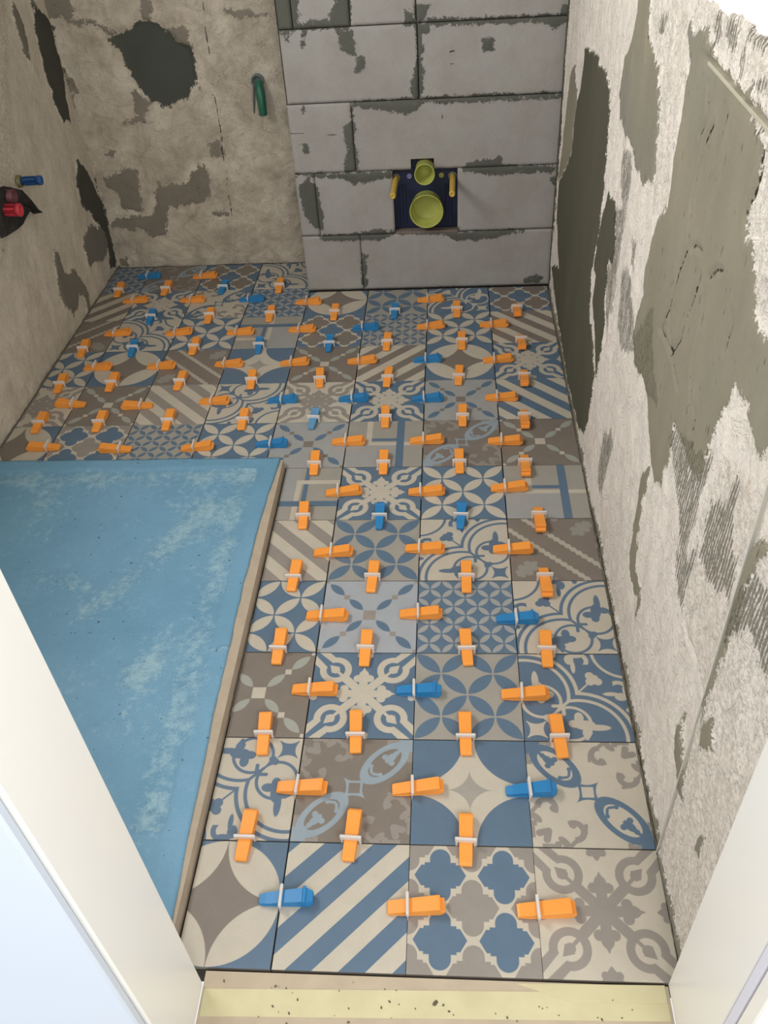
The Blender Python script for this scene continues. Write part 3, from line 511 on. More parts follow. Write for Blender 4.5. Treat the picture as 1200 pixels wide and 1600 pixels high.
# opening for the connection plate
bpy.data.objects.remove(core)
bm = bmesh.new()
bm_box(bm, -0.204, 0.10, yF + 0.006, 2.30, -0.01, 1.22); bm_box(bm, 0.30, 0.606, yF + 0.006, 2.30, -0.01, 1.22)
bm_box(bm, 0.10, 0.30, yF + 0.006, 2.30, -0.01, 0.19); bm_box(bm, 0.10, 0.30, yF + 0.006, 2.30, 0.43, 1.22); bm_box(bm, 0.10, 0.30, 2.25, 2.30, 0.19, 0.43)
core = link('wall_rear', from_bm('t', bm), m_mortar); tag(core, 'boxed-out wall of pale aerated concrete blocks', kind='structure')
def block(x0, x1, z0, z1, notch=None, depth=0.06, proud=0.0, skew=0.0):
    g = 0.0007; x0 += g; x1 -= g; z0 += g; z1 -= g; st = 0.0075
    xs = set(np.linspace(x0, x1, max(3, int((x1 - x0) / st)))); zs = set(np.linspace(z0, z1, max(3, int((z1 - z0) / st))))
    if notch: xs |= {notch[0], notch[1]}; zs |= {notch[2], notch[3]} - {z for z in (notch[2], notch[3]) if z < z0 or z > z1}
    xs = np.array(sorted(x for x in xs if x0 - 1e-9 <= x <= x1 + 1e-9)); zs = np.array(sorted(zs)); X, Z = np.meshgrid(xs, zs, indexing='ij')
    ex = np.minimum(np.minimum(X - x0, x1 - X), np.minimum(Z - z0, z1 - Z))
    H = proud + fbm(X, Z, 30, 3, 51) * 0.0006 - np.exp(-ex / 0.002) * (0.0004 + np.abs(fbm(X, Z, 45, 3, 52)) * 0.003) + np.clip(0.5 - union(X, Z, K_light) / 0.006, 0, 1) * 0.0018
    Y = yF - H
    nu, nv = X.shape; co = np.stack([X, Y, Z], -1).reshape(-1, 3); q = grid_faces(nu, nv)
    if notch:
        cx = (X[:-1, :-1] + X[1:, 1:]) / 2; cz = (Z[:-1, :-1] + Z[1:, 1:]) / 2
        q = q[~((cx > notch[0]) & (cx < notch[1]) & (cz > notch[2]) & (cz < notch[3])).reshape(-1)]
    # sides along every free edge
    from collections import Counter
    cnt = Counter(); 
    for a, b_, c, d in q.tolist():
        for e in ((a, b_), (b_, c), (c, d), (d, a)): cnt[tuple(sorted(e))] += 1
    used = {}; extra = []; side = []
    for a, b_, c, d in q.tolist():
        for e in ((a, b_), (b_, c), (c, d), (d, a)):
            if cnt[tuple(sorted(e))] == 1:
                ids = []
                for vtx in e:
                    if vtx not in used:
                        used[vtx] = len(co) + len(extra); p = co[vtx].copy(); p[1] = yF + depth; extra.append(p)
                    ids.append(used[vtx])
                side.append((e[1], e[0], ids[0], ids[1]))
    cc = np.vstack([co, np.array(extra)]); qq = np.vstack([q, np.array(side)])
    me = fast_mesh('block', cc, qq, False)
    Xv, Zv = cc[:, 0], cc[:, 2]
    jx = Xv + fbm(Xv, Zv, 40, 3, 61) * 0.010; jz = Zv + fbm(Xv, Zv, 40, 3, 62) * 0.006
    set_attr(me, 'rough', np.full(len(cc), 0.06)); set_attr(me, 'light', union(jx, jz, K_light)); set_attr(me, 'dark', np.full(len(cc), 0.06)); set_attr(me, 'comb', np.full(len(cc), 0.06))
    set_attr(me, 'crack', np.clip(sd_lines(Xv, Zv, K_crack), 0, 0.06))
    return link('block', me, m_block, core)
block(-0.206, -0.016, 0.002, 0.193); block(-0.015, 0.608, 0.002, 0.193, proud=0.001)
block(-0.206, -0.145, 0.195, 0.395); block(-0.144, 0.1005, 0.195, 0.395, proud=0.0008); block(0.3005, 0.608, 0.195, 0.395)
block(-0.204, -0.013, 0.396, 0.597, proud=0.0006); block(-0.012, 0.608, 0.396, 0.597, notch=(0.158, 0.229, 0.30, 0.428))
block(-0.201, 0.188, 0.599, 0.795); block(0.190, 0.608, 0.599, 0.795, proud=0.001)
block(-0.200, -0.160, 0.797, 0.998); block(-0.158, 0.002, 0.797, 0.998); block(0.004, 0.186, 0.797, 0.998); block(0.188, 0.608, 0.797, 0.998)
block(-0.200, 0.25, 1.0, 1.2); block(0.252, 0.608, 1.0, 1.2)
o = link('mortar_bed', boxmesh('t', 0.10, 0.302, 2.19, 2.25, 0.188, 0.199, 0.002), mat('reddish_mortar', (128, 116, 108), 0.9, 0.1, 0.4, 60, 0.004), core)

# shell: ceiling, front wall, hall floor
o = link('ceiling', boxmesh('t', -1.06, 0.70, -0.16, 2.55, 2.5, 2.56), mat('raw_ceiling', (150, 146, 140), 0.9, 0.1, 0.1)); tag(o, 'ceiling of the small bathroom', kind='structure')
bm = bmesh.new()
bm_box(bm, -1.06, -0.125, -0.138, -0.022, -0.02, 2.5); bm_box(bm, 0.607, 1.4, -0.16, -0.022, -0.02, 2.5); bm_box(bm, -0.125, 0.607, -0.138, -0.022, 2.03, 2.5)
o = link('wall_front', from_bm('t', bm), m_white); tag(o, 'partition wall around the doorway', kind='structure')

# ------------------------------------------------------------------ door frame
door = empty('door_1', (0.24, -0.08, 0)); tag(door, 'white lacquered door frame around the opening in the foreground', kind='structure')
def dpart(name, bxs, m, bev=0.0015):
    bm = bmesh.new()
    for a in bxs: bm_box(bm, *a, bev)
    me = from_bm(name, bm); me.transform(Matrix.Translation(-door.location)); return link(name, me, m, door)
m_hall_tint = mat('white_hall_tinted', (212, 221, 234), 0.35, 0.4, 0.01, 12)  # white lacquer with the hall light's cool tint mixed into its colour
m_seal = mat('pale_door_seal', (226, 226, 238), 0.5, 0.3)
m_gap = mat('dark_gap', (92, 88, 84), 0.9, 0.05)
dpart('jamb', [(-0.125, -0.096, -0.142, -0.021, 0.0, 2.02)], m_frame, 0.0022)
dpart('jamb', [(0.577, 0.607, -0.128, 0.0, 0.0, 2.02)], m_frame, 0.002)
dpart('head_jamb', [(-0.096, 0.577, -0.13, -0.018, 1.995, 2.025)], m_frame)
dpart('architrave', [(-0.55, -0.099, -0.156, -0.1425, 0.0, 2.1)], m_hall_tint, 0.003)
dpart('seal_strip', [(0.5775, 0.604, -0.1425, -0.1298, 0.0, 2.02)], m_seal, 0.001)
dpart('seal_strip', [(0.582, 0.604, -0.1298, -0.1285, 0.0, 2.02), (0.582, 0.604, -0.1438, -0.1425, 0.0, 2.02)], m_gap, 0.0)
dpart('architrave', [(0.5785, 0.72, -0.1655, -0.1442, 0.0, 2.1)], m_frame, 0.002)

# ------------------------------------------------------------------ floor: adhesive bed and tiles
T = 0.2015
floor = link('floor', boxmesh('t', -0.96, 0.61, -0.001, 2.45, -0.05, -0.0095), mat('tile_adhesive_bed', (72, 69, 64), 0.95, 0.05, 0.5, 120, 0.004))
tag(floor, 'bathroom floor freshly laid with patterned cement-look tiles', kind='structure')
def tile_mesh(lx0, lx1, ly0, ly1):
    bm = bmesh.new(); bm_box(bm, lx0, lx1, ly0, ly1, -0.009, 0.0)
    top = [e for e in bm.edges if all(v.co.z > -0.001 for v in e.verts)]
    bmesh.ops.bevel(bm, geom=top, offset=0.0007, segments=1, affect='EDGES')
    return from_bm('tile', bm)
HX, HY = 0.0994, 0.09975
full = {}
G = {  # row: {column: (pattern, quarter turns)}
 0: {0: ('big', 0), 1: ('stripes_blue', 0), 2: ('trellis_blue', 0), 3: ('flower_cream', 0)},
 1: {0: ('arcs_cream', 2), 1: ('scroll_brown', 0), 2: ('star', 0), 3: ('scroll_cream', 1)},
 2: {0: ('chain_brown', 0), 1: ('flower_blue', 0), 2: ('petals_grey', 0), 3: ('arcs_blue', 0)},
 3: {0: ('petals_blue', 0), 1: ('chain_lilac', 0), 2: ('small_blue', 0), 3: ('arcs_cream', 1)},
 4: {0: ('stripes_grey', 1), 1: ('petals_grey', 0), 2: ('arcs_cream', 1), 3: ('wavy', 0)},
 5: {0: ('bands', 3), 1: ('flower_blue', 0), 2: ('petals_blue', 0), 3: ('bands', 0)},
 6: {-4: ('big', 0), -3: ('trellis_blue', 0), -2: ('small_pale', 0), -1: ('petals_blue', 0), 0: ('chain_grey', 0), 1: ('bands', 0), 2: ('scroll_brown', 0), 3: ('chain_brown', 0)},
 7: {-4: ('flower_cream', 0), -3: ('chain_brown', 0), -2: ('stripes_grey', 1), -1: ('arcs_cream', 3), 0: ('flower_cream', 0), 1: ('flower_blue', 0), 2: ('chain_grey', 0), 3: ('stripes_blue', 1)},
 8: {-4: ('petals_blue', 0), -3: ('big', 0), -2: ('wavy', 0), -1: ('star', 0), 0: ('chain_brown', 0), 1: ('stripes_brown', 0), 2: ('big', 0), 3: ('flower_blue', 0)},
 9: {-4: ('wavy', 1), -3: ('arcs_cream', 0), -2: ('petals_blue', 0), -1: ('bands', 1), 0: ('trellis_brown', 0), 1: ('small_pale', 0), 2: ('petals_blue', 0), 3: ('stripes_brown', 1)},
 10: {-4: ('stripes_brown', 0), -3: ('flower_blue', 0), -2: ('scroll_cream', 0), -1: ('small_blue', 0), 0: ('big', 0), 1: ('petals_grey', 0), 2: ('arcs_blue', 1), 3: ('trellis_brown', 0)},
 11: {-4: ('small_blue', 0), -3: ('scroll_brown', 0), -2: ('trellis_brown', 0), -1: ('arcs_cream', 0)},
}
XL, XR, XT = -0.944, 0.5968, -0.1445
for r, row in G.items():
    for c, (pat, rot) in row.items():
        lean = max(0.0, 1 - (r + 0.5) / 6.0)
        cx = (c - 0.5) * T + {0: 0.0016, 1: 0.0012, 2: -0.001, 3: -0.0034}.get(c, 0.0) * lean; cy = (r + 0.5) * T
        x0, x1, y0, y1 = -HX, HX, -HY, HY
        if c == -4: x0 = XL - cx + 0.003
        if c == 3: x1 = min(x1, XR - cx)
        if c == 0 and r < 6: x0 = XT - cx
        if r == 10 and c >= 0: y1 = 2.1825 - cy
        cut = (x0, x1, y0, y1) != (-HX, HX, -HY, HY)
        # rotate the cut rectangle into the tile's own frame
        def rl(x, y, k):
            for _ in range(k % 4): x, y = y, -x
            return x, y
        if not cut:
            key = (pat, rot % 2)
            if key not in full:
                a = rl(x0, y0, rot); b_ = rl(x1, y1, rot)
                full[key] = tile_mesh(min(a[0], b_[0]), max(a[0], b_[0]), min(a[1], b_[1]), max(a[1], b_[1]))
                full[key].materials.append(TEX[pat])
            me = full[key]; o = bpy.data.objects.new('tile', me); COL.objects.link(o)
        else:
            a = rl(x0, y0, rot); b_ = rl(x1, y1, rot)
            me = tile_mesh(min(a[0], b_[0]), max(a[0], b_[0]), min(a[1], b_[1]), max(a[1], b_[1])); me.materials.append(TEX[pat])
            o = bpy.data.objects.new('tile', me); COL.objects.link(o)
        o.parent = floor; o.location = (cx, cy, random.uniform(-0.0004, 0.0002)); o.rotation_euler = (random.uniform(-1, 1) * 0.001, random.uniform(-1, 1) * 0.001, rot * PI / 2 + random.uniform(-1, 1) * 0.0012)
        o['label'] = PAT[pat][2] + (', cut' if cut else '')

# threshold strip and masking tape at the doorway
th = link('threshold', boxmesh('t', -0.096, 0.577, -1.6, -0.003, -0.05, -0.003), mat('screed_threshold', (190, 174, 152), 0.9, 0.1, 0.3, 22, 0.003), floor)
th['label'] = 'beige dusty threshold in front of the first tiles'
tp = link('masking_tape', None or boxmesh('t', -0.094, 0.5715, -0.0625, -0.0255, -0.0032, -0.0024), mat('yellow_masking_tape', (208, 199, 160), 0.75, 0.2, 0.3, 16, 0.002))
tp.rotation_euler = (0, 0, 0.024); tp.location = (0, 0, 0)
tag(tp, 'strip of pale yellow masking tape across the doorway threshold', 'tape')
tp2 = link('masking_tape', boxmesh('t', 0.30, 0.572, -0.030, -0.006, -0.0030, -0.0019), tp.data.materials[0]); tp2.data.materials.append(tp.data.materials[0]) if not tp2.data.materials else None
v = tp2.data.vertices
for q in v:
    if q.co.x < 0.31: q.co.x = 0.36 if q.co.y > -0.01 else 0.44
    if q.co.x > 0.56: q.co.y += 0.004
tag(tp2, 'short skewed offcut of yellow masking tape by the right door jamb', 'tape')
bm = bmesh.new(); cr = random.Random(11)
for i in range(46):
    x = cr.uniform(-0.08, 0.56); y = cr.uniform(-0.075, -0.006); r0 = cr.choice((0.0006, 0.0008, 0.001, 0.0014)) if i else 0.0034
    if i == 0: x, y = 0.245, -0.036
    q = bmesh.ops.create_icosphere(bm, subdivisions=1, radius=r0, matrix=Matrix.Translation((x, y, -0.0018)) @ Matrix.Rotation(cr.uniform(0, 6), 4, 'Z') @ Matrix.Diagonal((1.0, 1.7, 0.6, 1)))
    for v_ in q['verts']: v_.co += Vector((cr.uniform(-1, 1), cr.uniform(-1, 1), 0)) * r0 * 0.25
o = link('mortar_crumbs', from_bm('t', bm), mat('crumb_grey', (104, 96, 84), 0.95, 0.05), floor); o['kind'] = 'stuff'
# adhesive crumbs in the joint along the right wall and the shower base
m_adh = mat('grey_adhesive', (118, 112, 102), 0.95, 0.05, 0.5, 150, 0.004)
def rubble(name, x, y0, y1, w, parent, amp=0.006, n=200, seed=2, z=-0.004):
    ys = np.linspace(y0, y1, n); prof = np.array([-0.5, -0.2, 0.15, 0.5]); Yg, Pg = np.meshgrid(ys, prof, indexing='ij')
    Hh = (0.25 - Pg ** 2) * 2.2 * amp + fbm(Yg, Pg, 70, 3, seed) * amp * 1.3 * (np.abs(Pg) < 0.4)
    co = np.stack([x + Pg * w + fbm(Yg, Pg + 3, 60, 2, seed + 4) * w * 0.25, Yg, z + Hh], -1).reshape(-1, 3)
    me = fast_mesh(name, co, grid_faces(n, 4)[:, ::-1]); o = link(name, me, m_adh, parent); o['kind'] = 'stuff'; return o
rubble('adhesive_squeeze_out', 0.5985, 0.01, 2.18, 0.008, floor, 0.006, 420)
rubble('adhesive_squeeze_out', -0.1458, 0.45, 0.70, 0.005, floor, 0.004, 120, 5)
rubble('adhesive_squeeze_out', -0.945, 1.22, 2.44, 0.012, floor, 0.006, 200, 8)

# ------------------------------------------------------------------ shower base
sb = empty('shower_base', (-0.55, 0.6, 0)); tag(sb, 'raised shower base coated in sky-blue waterproofing beside the tiles', 'shower base')
HB = 0.025
up = boxmesh('slab', -0.20, -0.1475, -0.01, 1.215, -0.03, HB - 0.0035, 0.0)
for q in up.vertices:
    if q.co.x > -0.2 and q.co.z > 0: q.co.x -= 0.004
up.transform(Matrix.Translation(-sb.location))
link('screed_upstand', up, mat('bare_screed_edge', (182, 167, 148), 0.9, 0.1, 0.3, 30, 0.003), sb)
bm_m = NB('blue_membrane', 0.55, 0.35)
o_ = bm_m.obj(); n1 = bm_m.noise(o_, 7, 6, 0.65, 0.4); n2 = bm_m.noise(o_, 60, 4, 0.6); n3 = bm_m.noise(o_, 260, 3); n5 = bm_m.noise(o_, 3.0, 3)
cc = bm_m.mix(bm_m.math('MULTIPLY_ADD', n5, 3.0, -1.0, clamp=True), lin((106, 152, 180)), lin((118, 162, 190)))
hz = bm_m.math('MULTIPLY_ADD', n1 * 0.9 + n2 * 0.75 + n3 * 0.35 + bm_m.attr('haze') * 0.26, 3.6, -3.95, clamp=True)
cc = bm_m.mix(hz * 0.6, cc, lin((172, 203, 212)))
pit = bm_m.math('MULTIPLY_ADD', bm_m.noise(o_, 95, 1), 30.0, -22.5, clamp=True)
cc = bm_m.mulc(cc, (n3 - 0.5) * 0.16 + (n2 - 0.5) * 0.12 + 1.0)
cc = bm_m.mix(pit * 0.75, cc, lin((60, 84, 92)))
bm_m.color(cc); bm_m.bump(n2 * 0.35 + n3 * 0.3 + hz * 0.25 - pit * 0.4 + bm_m.attr('haze') * n3 * 0.8, 0.0035, 0.7)
def blue_mesh():
    st = 0.006; xs = np.arange(-0.949, -0.1515 + 1e-6, st); ys = np.arange(-0.01, 1.2245, st)
    X, Y = np.meshgrid(xs, ys, indexing='ij')
    wob = fbm(X, Y, 14, 3, 71) * 0.006
    ed = np.array([[-0.01, -0.150], [0.05, -0.1525], [0.44, -0.1655], [0.79, -0.169], [1.0, -0.1665], [1.15, -0.158], [1.2245, -0.1535]])
    lim = np.interp(Y, ed[:, 0], ed[:, 1]) + fbm(X, Y, 26, 3, 72) * 0.002
    X2 = -0.949 + (X + 0.949) / (-0.1515 + 0.949) * (lim + 0.949)
    sx = X2 + 0.209 + wob; sy = Y - 1.178 + wob; seam = np.maximum(sx, sy)     # >0 : tape strip along the edges
    Z = HB + np.where(seam > 0, 0.0, -0.0034 - np.clip(-seam, 0, 0.5) * 0.018) + fbm(X, Y, 18, 4, 73) * 0.0016
    Z = np.where((Y < 0.204) & (seam < 0), Z + 0.0015, Z)
    hz = np.exp(-((sx + 0.03) / 0.035) ** 2) * (Y < 1.18) * (Y > 0.2) * 0.75 + np.exp(-((sy + 0.03) / 0.03) ** 2) * (sx < 0) * 0.8
    for (ax, ay, bx, by, w, s) in ((-0.44, 0.78, -0.30, 1.03, 0.035, 0.95), (-0.50, 0.70, -0.42, 0.80, 0.03, 0.8), (-0.345, 0.52, -0.31, 0.56, 0.03, 1.0), (-0.70, 0.82, -0.5, 0.76, 0.02, 0.5), (-0.72, 1.05, -0.72, 1.13, 0.03, 0.8), (-0.3, 0.95, -0.24, 1.05, 0.04, 0.7), (-0.208, 0.59, -0.17, 0.595, 0.006, 1.3), (-0.85, 1.15, -0.6, 1.13, 0.03, 0.7)):
        d = sd_lines(X2, Y, [[(ax, ay), (bx, by)]]); hz = np.maximum(hz, np.exp(-(d / w) ** 2) * s)
    hz = hz - (seam > 0) * 0.35 * (hz < 1.0)
    Z = np.where(Y > 1.219, Z, Z)
    co = np.stack([X2, Y, Z], -1)
    nu, nv = X.shape
    # fold the rim down a little at the right and the back
    co = np.concatenate([co, co[-1:] + np.array([0.0005, 0, -0.0035])], 0); hz = np.concatenate([hz, hz[-1:]], 0)
    co = np.concatenate([co, co[:, -1:] + np.array([0, 0.0005, -0.028])], 1); hz = np.concatenate([hz, hz[:, -1:]], 1)
    nu, nv = hz.shape; co = co.reshape(-1, 3) - np.array(sb.location)
    me = fast_mesh('membrane', co, grid_faces(nu, nv)); set_attr(me, 'haze', hz); return me
link('waterproofing_membrane', blue_mesh(), bm_m.m, sb)

# ------------------------------------------------------------------ levelling wedges
m_or = mat('orange_plastic', (248, 158, 66), 0.42, 0.45, 0.12, 40)
m_bl = mat('blue_plastic', (44, 128, 186), 0.42, 0.45, 0.12, 40)
m_pb = mat('faded_blue_plastic', (98, 150, 190), 0.5, 0.4, 0.12, 40)
m_st = mat('translucent_clip', (232, 226, 220), 0.35, 0.5); m_st.node_tree.nodes['Principled BSDF'].inputs['Alpha'].default_value = 0.82
def orange_mesh(t0, flip=1):
    # along +x: thin nose, rising ramp, squared heel with a low tail; strap crosses at x = 0
    L0, L1 = -0.035, 0.047
    pts = [(L0, 0.001), (L0, 0.006), (L0 + 0.004, 0.0078), (L1 - 0.0045, 0.0195), (L1, 0.0195), (L1, 0.0115), (L1 + 0.007, 0.011), (L1 + 0.007, 0.005), (L1, 0.0), (L0 + 0.02, 0.0)]
    w = [0.86, 0.86, 0.9, 1.0, 1.0, 1.0, 0.92, 0.92, 1.0, 0.95]
    me = extrude_profile('wedge', pts, -0.0117, 0.0117, w)
    bm = bmesh.new(); bm.from_mesh(me); bmesh.ops.bevel(bm, geom=[e for e in bm.edges], offset=0.0007, segments=1, affect='EDGES')
    # grip ribs along the ramp
    return from_bm('wedge', bm)
def blue_wedge():
    pts = [(-0.036, 0.001), (-0.036, 0.0075), (-0.024, 0.0105), (0.034, 0.0185), (0.0345, 0.021), (0.039, 0.021), (0.0395, 0.018), (0.050, 0.0145), (0.050, 0.004), (0.044, 0.0), (-0.026, 0.0)]
    w = [0.62, 0.62, 0.82, 1.0, 1.16, 1.16, 1.0, 0.66, 0.66, 1.0, 0.8]
    me = extrude_profile('wedge', pts, -0.0118, 0.0118, w)
    bm = bmesh.new(); bm.from_mesh(me); bmesh.ops.bevel(bm, geom=[e for e in bm.edges], offset=0.0007, segments=1, affect='EDGES')
    return from_bm('wedge', bm)
W_O = orange_mesh(0); W_O.materials.append(m_or)
W_B = blue_wedge(); W_B.materials.append(m_bl)
W_P = W_B.copy(); W_P.materials.clear(); W_P.materials.append(m_pb)
def clip_mesh():
    bm = bmesh.new()       # loop in the joint plane (local y-z)
    bm_box(bm, -0.0006, 0.0006, -0.0170, -0.0128, -0.006, 0.0145)
    bm_box(bm, -0.0006, 0.0006, 0.0128, 0.0170, -0.006, 0.0145)
    bm_box(bm, -0.0024, 0.0024, -0.0178, 0.0178, 0.0120, 0.0215, 0.0008)
    return from_bm('clip', bm)
CL = clip_mesh(); CL.materials.append(m_st)
colname = {0: 'orange', 1: 'blue', 2: 'faded pale blue'}
ordn = ['first', 'second', 'third', 'fourth', 'fifth', 'sixth', 'seventh', 'eighth', 'ninth', 'tenth', 'eleventh', 'twelfth']
def wedge(x, y, rz, kind, label, slide=0.0):
    root = empty('levelling_wedge', (x, y, 0.0), rz)
    tag(root, label, 'wedge', 'levelling wedges clipped over the tile joints')
    me = {0: W_O, 1: W_B, 2: W_P}[kind]
    a = bpy.data.objects.new('wedge_body', me); COL.objects.link(a); a.parent = root
    a.location = (slide, 0, 0.0006); a.rotation_euler = (0, random.uniform(-0.012, 0.0), random.uniform(-0.05, 0.05))
    b_ = bpy.data.objects.new('clip_strap', CL); COL.objects.link(b_); b_.parent = root
    b_.rotation_euler = (0, random.uniform(-0.12, 0.12), 0)
    return root
rx = random.Random(5)
for (r, line, y, kind) in VW:
    lean = max(0.0, 1 - (r + 0.5) / 6.0)
    x = line * T + {0: 0.0022, 2: -0.003}.get(line, 0.0) * lean
    rev = (r, line) in ((6, -4), (6, -3), (7, -4), (7, -3))
    lab = '%s wedge lying across long joint %s from the right wall, %s tile row from the door' % (colname[kind], 'x', 'y')
    lab = '%s wedge lying sideways on the %s long joint from right wall, %s tile row' % (colname[kind], ordn[2 - line], ordn[r])
    wedge(x, y, (PI if rev else 0) + rx.uniform(-0.02, 0.05), kind, lab, rx.uniform(-0.003, 0.004))
for (line, c, x, kind) in HW:
    lab = '%s wedge pointing lengthwise, %s cross joint from door, %s tile column from right' % (colname[kind], ordn[line - 1], ordn[3 - c])
    ang = -PI / 2 if c == 3 and line > 3 else PI / 2
    # the thick heel points away from the door, except by the right wall
    wedge(x, line * T, ang + rx.uniform(-0.05, 0.03) * (1 if c < 3 else -1), kind, lab, rx.uniform(-0.006, 0.002))

# ------------------------------------------------------------------ toilet connection plate with pipe stubs
tc = empty('toilet_connection_plate', (0.2, 2.222, 0.29)); tag(tc, 'dark blue recessed toilet connection plate set into the block wall', 'plumbing plate')
def tpart(name, me, m, parent=None):
    me.transform(Matrix.Translation(-tc.location)); return link(name, me, m, parent or tc)
m_navy = mat('navy_plastic', (26, 36, 66), 0.4, 0.45, 0.15, 50)
m_lime = mat('yellow_green_plastic', (180, 184, 96), 0.4, 0.45, 0.08, 50)
m_rod = mat('amber_sleeve', (206, 172, 78), 0.45, 0.4, 0.15, 50)
bm = bmesh.new(); bm_box(bm, 0.09, 0.31, 2.214, 2.222, 0.199, 0.394, 0.003); bm_box(bm, 0.159, 0.228, 2.216, 2.222, 0.39, 0.427, 0.002)
tpart('plate', from_bm('t', bm), m_navy)
for xx in (0.115, 0.125, 0.135, 0.262, 0.272, 0.282): tpart('rib', boxmesh('t', xx, xx + 0.003, 2.209, 2.2145, 0.215, 0.34, 0.0008), m_navy)
def pipe(name, c, prof, m, tilt=0.0):
    me = lathe(name, prof, (0, -1, tilt), 40); me.transform(Matrix.Translation(c)); return tpart(name, me, m)
# big waste socket: outer sleeve, rim, stepped inside, closed floor
pipe('waste_socket', (0.203, 2.214, 0.272), [(0, 0.049), (0.012, 0.050), (0.043, 0.0515), (0.046, 0.0535), (0.049, 0.0535), (0.050, 0.0515), (0.047, 0.0495), (0.028, 0.0475), (0.022, 0.0455), (0.020, 0.043), (0.006, 0.041), (0.002, 0.038), (0.002, 0.012), (0.002, 0.0001)], m_lime)
pipe('flush_socket', (0.201, 2.214, 0.392), [(0, 0.029), (0.08, 0.0295), (0.083, 0.031), (0.086, 0.031), (0.087, 0.0295), (0.084, 0.028), (0.06, 0.0265), (0.05, 0.0235), (0.046, 0.021), (0.03, 0.020), (0.028, 0.0001)], m_lime, 0.10)
for (bx, tx) in ((0.109, 0.106), (0.286, 0.2835)):
    me = lathe('t', [(0, 0.009), (0.13, 0.0085), (0.14, 0.0092), (0.152, 0.0088), (0.154, 0.006), (0.15, 0.004), (0.15, 0.0001)], ((tx - bx) / 0.155, -1, 0.0), 16)
    me.transform(Matrix.Translation((bx, 2.212, 0.364))); rd = tpart('threaded_sleeve', me, m_rod)
    me = lathe('t', [(0, 0.014), (0.004, 0.014), (0.005, 0.012), (0.005, 0.009)], (0, -1, 0), 20); me.transform(Matrix.Translation((bx, 2.214, 0.364))); tpart('collar', me, mat('grey_washer', (110, 108, 96), 0.5), rd)
for (sx, rgb) in ((0.152, (120, 118, 160)), (0.251, (170, 166, 96))):
    me = lathe('t', [(0, 0.0085), (0.004, 0.0085), (0.0055, 0.007), (0.0055, 0.003), (0.004, 0.0001)], (0, -1, 0), 18); me.transform(Matrix.Translation((sx, 2.214, 0.368))); tpart('screw_cap', me, mat('screw', rgb, 0.45))

# ------------------------------------------------------------------ capped water connections
def capped(name, label, base, ax, L, r, m, m2, label2=None, cat='pipe cap'):
    root = empty(name, base); tag(root, label, cat)
    me = lathe('t', [(-0.01, r * 0.9), (0.004, r * 0.9), (0.004, r), (L - 0.012, r * 0.98), (L - 0.012, r * 1.16), (L - 0.002, r * 1.16), (L, r * 1.05), (L, r * 0.72), (L - 0.008, r * 0.68), (L - 0.008, 0.0001)], ax, 24)
    link('plug', me, m, root)
    me = lathe('t', [(-0.006, r * 1.5), (0.003, r * 1.4), (0.004, r * 0.98)], ax, 24); link('thread', me, m2, root)
    bm = bmesh.new()
    q = Vector((0, 0, 1)).rotation_difference(Vector(ax).normalized()).to_matrix().to_4x4()
    for k in range(6):
        a = k * PI / 3; mtx = q @ Matrix.Rotation(a, 4, 'Z') @ Matrix.Translation((r * 1.0, 0, L * 0.45)) @ Matrix.Diagonal((r * 0.2, r * 0.28, L * 0.55, 1))
        bmesh.ops.create_cube(bm, size=1.0, matrix=mtx)
    link('grip_rib', from_bm('t', bm), m, root)
    return root
m_brass = mat('dull_brass', (120, 112, 70), 0.4, 0.5)
capped('pipe_plug', 'blue plastic test plug sticking out of the left plaster wall', (-0.945, 1.905, 0.504), (1, 0.10, -0.02), 0.062, 0.0115, mat('plug_blue', (44, 88, 146), 0.4, 0.4, 0.15), m_brass)
capped('pipe_plug', 'red plastic test plug on the left wall at the photo edge', (-0.935, 1.735, 0.487), (1, 0.02, -0.02), 0.052, 0.015, mat('plug_red', (204, 62, 74), 0.4, 0.4, 0.15), m_brass)
def lump(name, pts, ax, thick, m, parent=None, seed=1, jitter=0.003):
    """closed outline in the wall plane pushed out into a crumpled solid"""
    pass
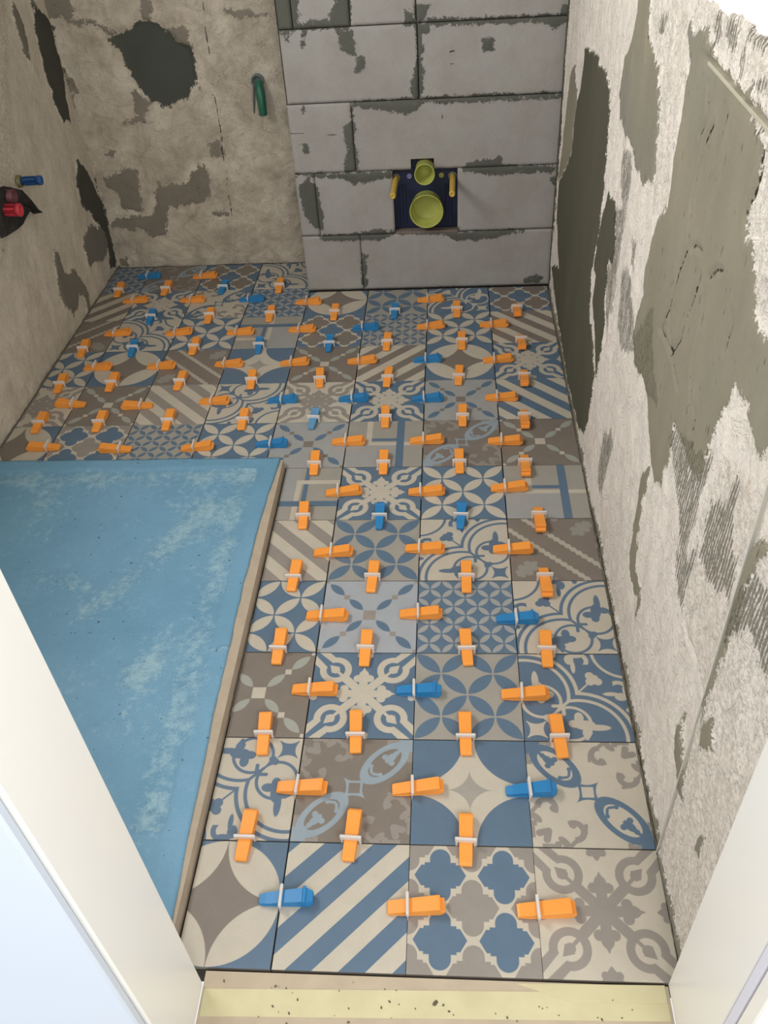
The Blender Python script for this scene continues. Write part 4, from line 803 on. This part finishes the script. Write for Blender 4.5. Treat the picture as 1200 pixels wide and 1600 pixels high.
# dark torn insulation sleeve around the hot water pipe
root = empty('pipe_insulation', (-0.945, 1.80, 0.475)); tag(root, 'torn dark grey foam pipe insulation behind the red plug', 'insulation')
outl = [(1.70, 0.545), (1.76, 0.535), (1.815, 0.525), (1.855, 0.500), (1.90, 0.450), (1.945, 0.402), (1.935, 0.396), (1.905, 0.425), (1.885, 0.420), (1.868, 0.436), (1.845, 0.415), (1.80, 0.415), (1.75, 0.42), (1.70, 0.42)]
bm = bmesh.new(); ring0 = [bm.verts.new((-0.958, y, z)) for y, z in outl]
ring1 = [bm.verts.new((-0.925 + 0.008 * math.sin(i * 2.3), 1.80 + (y - 1.80) * 0.93, 0.48 + (z - 0.48) * 0.9)) for i, (y, z) in enumerate(outl)]
n = len(outl); cv = bm.verts.new((-0.918, 1.80, 0.482))
for i in range(n):
    j = (i + 1) % n; bm.faces.new((ring0[i], ring0[j], ring1[j], ring1[i])); bm.faces.new((ring1[i], ring1[j], cv))
me = from_bm('t', bm); me.transform(Matrix.Translation(-root.location))
link('foam_sleeve', me, mat('dark_foam', (58, 56, 54), 0.9, 0.1, 0.6, 40, 0.008), root)
me = lathe('t', [(0, 0.017), (0.035, 0.018), (0.036, 0.0155), (0.0, 0.015)], (1, 0, 0), 24); me.transform(Matrix.Translation((-0.935, 1.77, 0.515) - root.location if False else Vector((-0.94, 1.768, 0.512)) - root.location))
link('pipe_elbow', me, mat('maroon_pipe', (110, 62, 70), 0.5), root)

# green drain plug hanging out of its socket on the rear wall
root = empty('drain_stub', (-0.331, 2.436, 0.606)); tag(root, 'dark green test plug hanging from a small socket in the rear plaster wall', 'pipe cap')
me = lathe('t', [(-0.01, 0.021), (0.006, 0.021), (0.008, 0.0185), (0.006, 0.0155), (-0.004, 0.015), (-0.004, 0.0001)], (0, -1, 0), 28); link('socket', me, mat('grey_socket', (112, 122, 118), 0.5, 0.4, 0.2), root)
me = lathe('t', [(0, 0.0001), (0.002, 0.010), (0.03, 0.0145), (0.05, 0.015), (0.1, 0.0125), (0.104, 0.009), (0.104, 0.0001)], (0.06, -0.25, -1), 24); me.transform(Matrix.Translation((0.006, -0.014, 0.006)))
link('plug', me, mat('plug_green', (44, 104, 82), 0.4, 0.45, 0.3, 60), root)
me = lathe('t', [(0, 0.0001), (0.001, 0.004), (0.05, 0.0035), (0.08, 0.002), (0.081, 0.0001)], (-0.12, -0.15, -1), 12); me.transform(Matrix.Translation((-0.012, -0.006, -0.012)))
link('bracket', me, mat('bracket_grey', (84, 86, 84), 0.6), root)
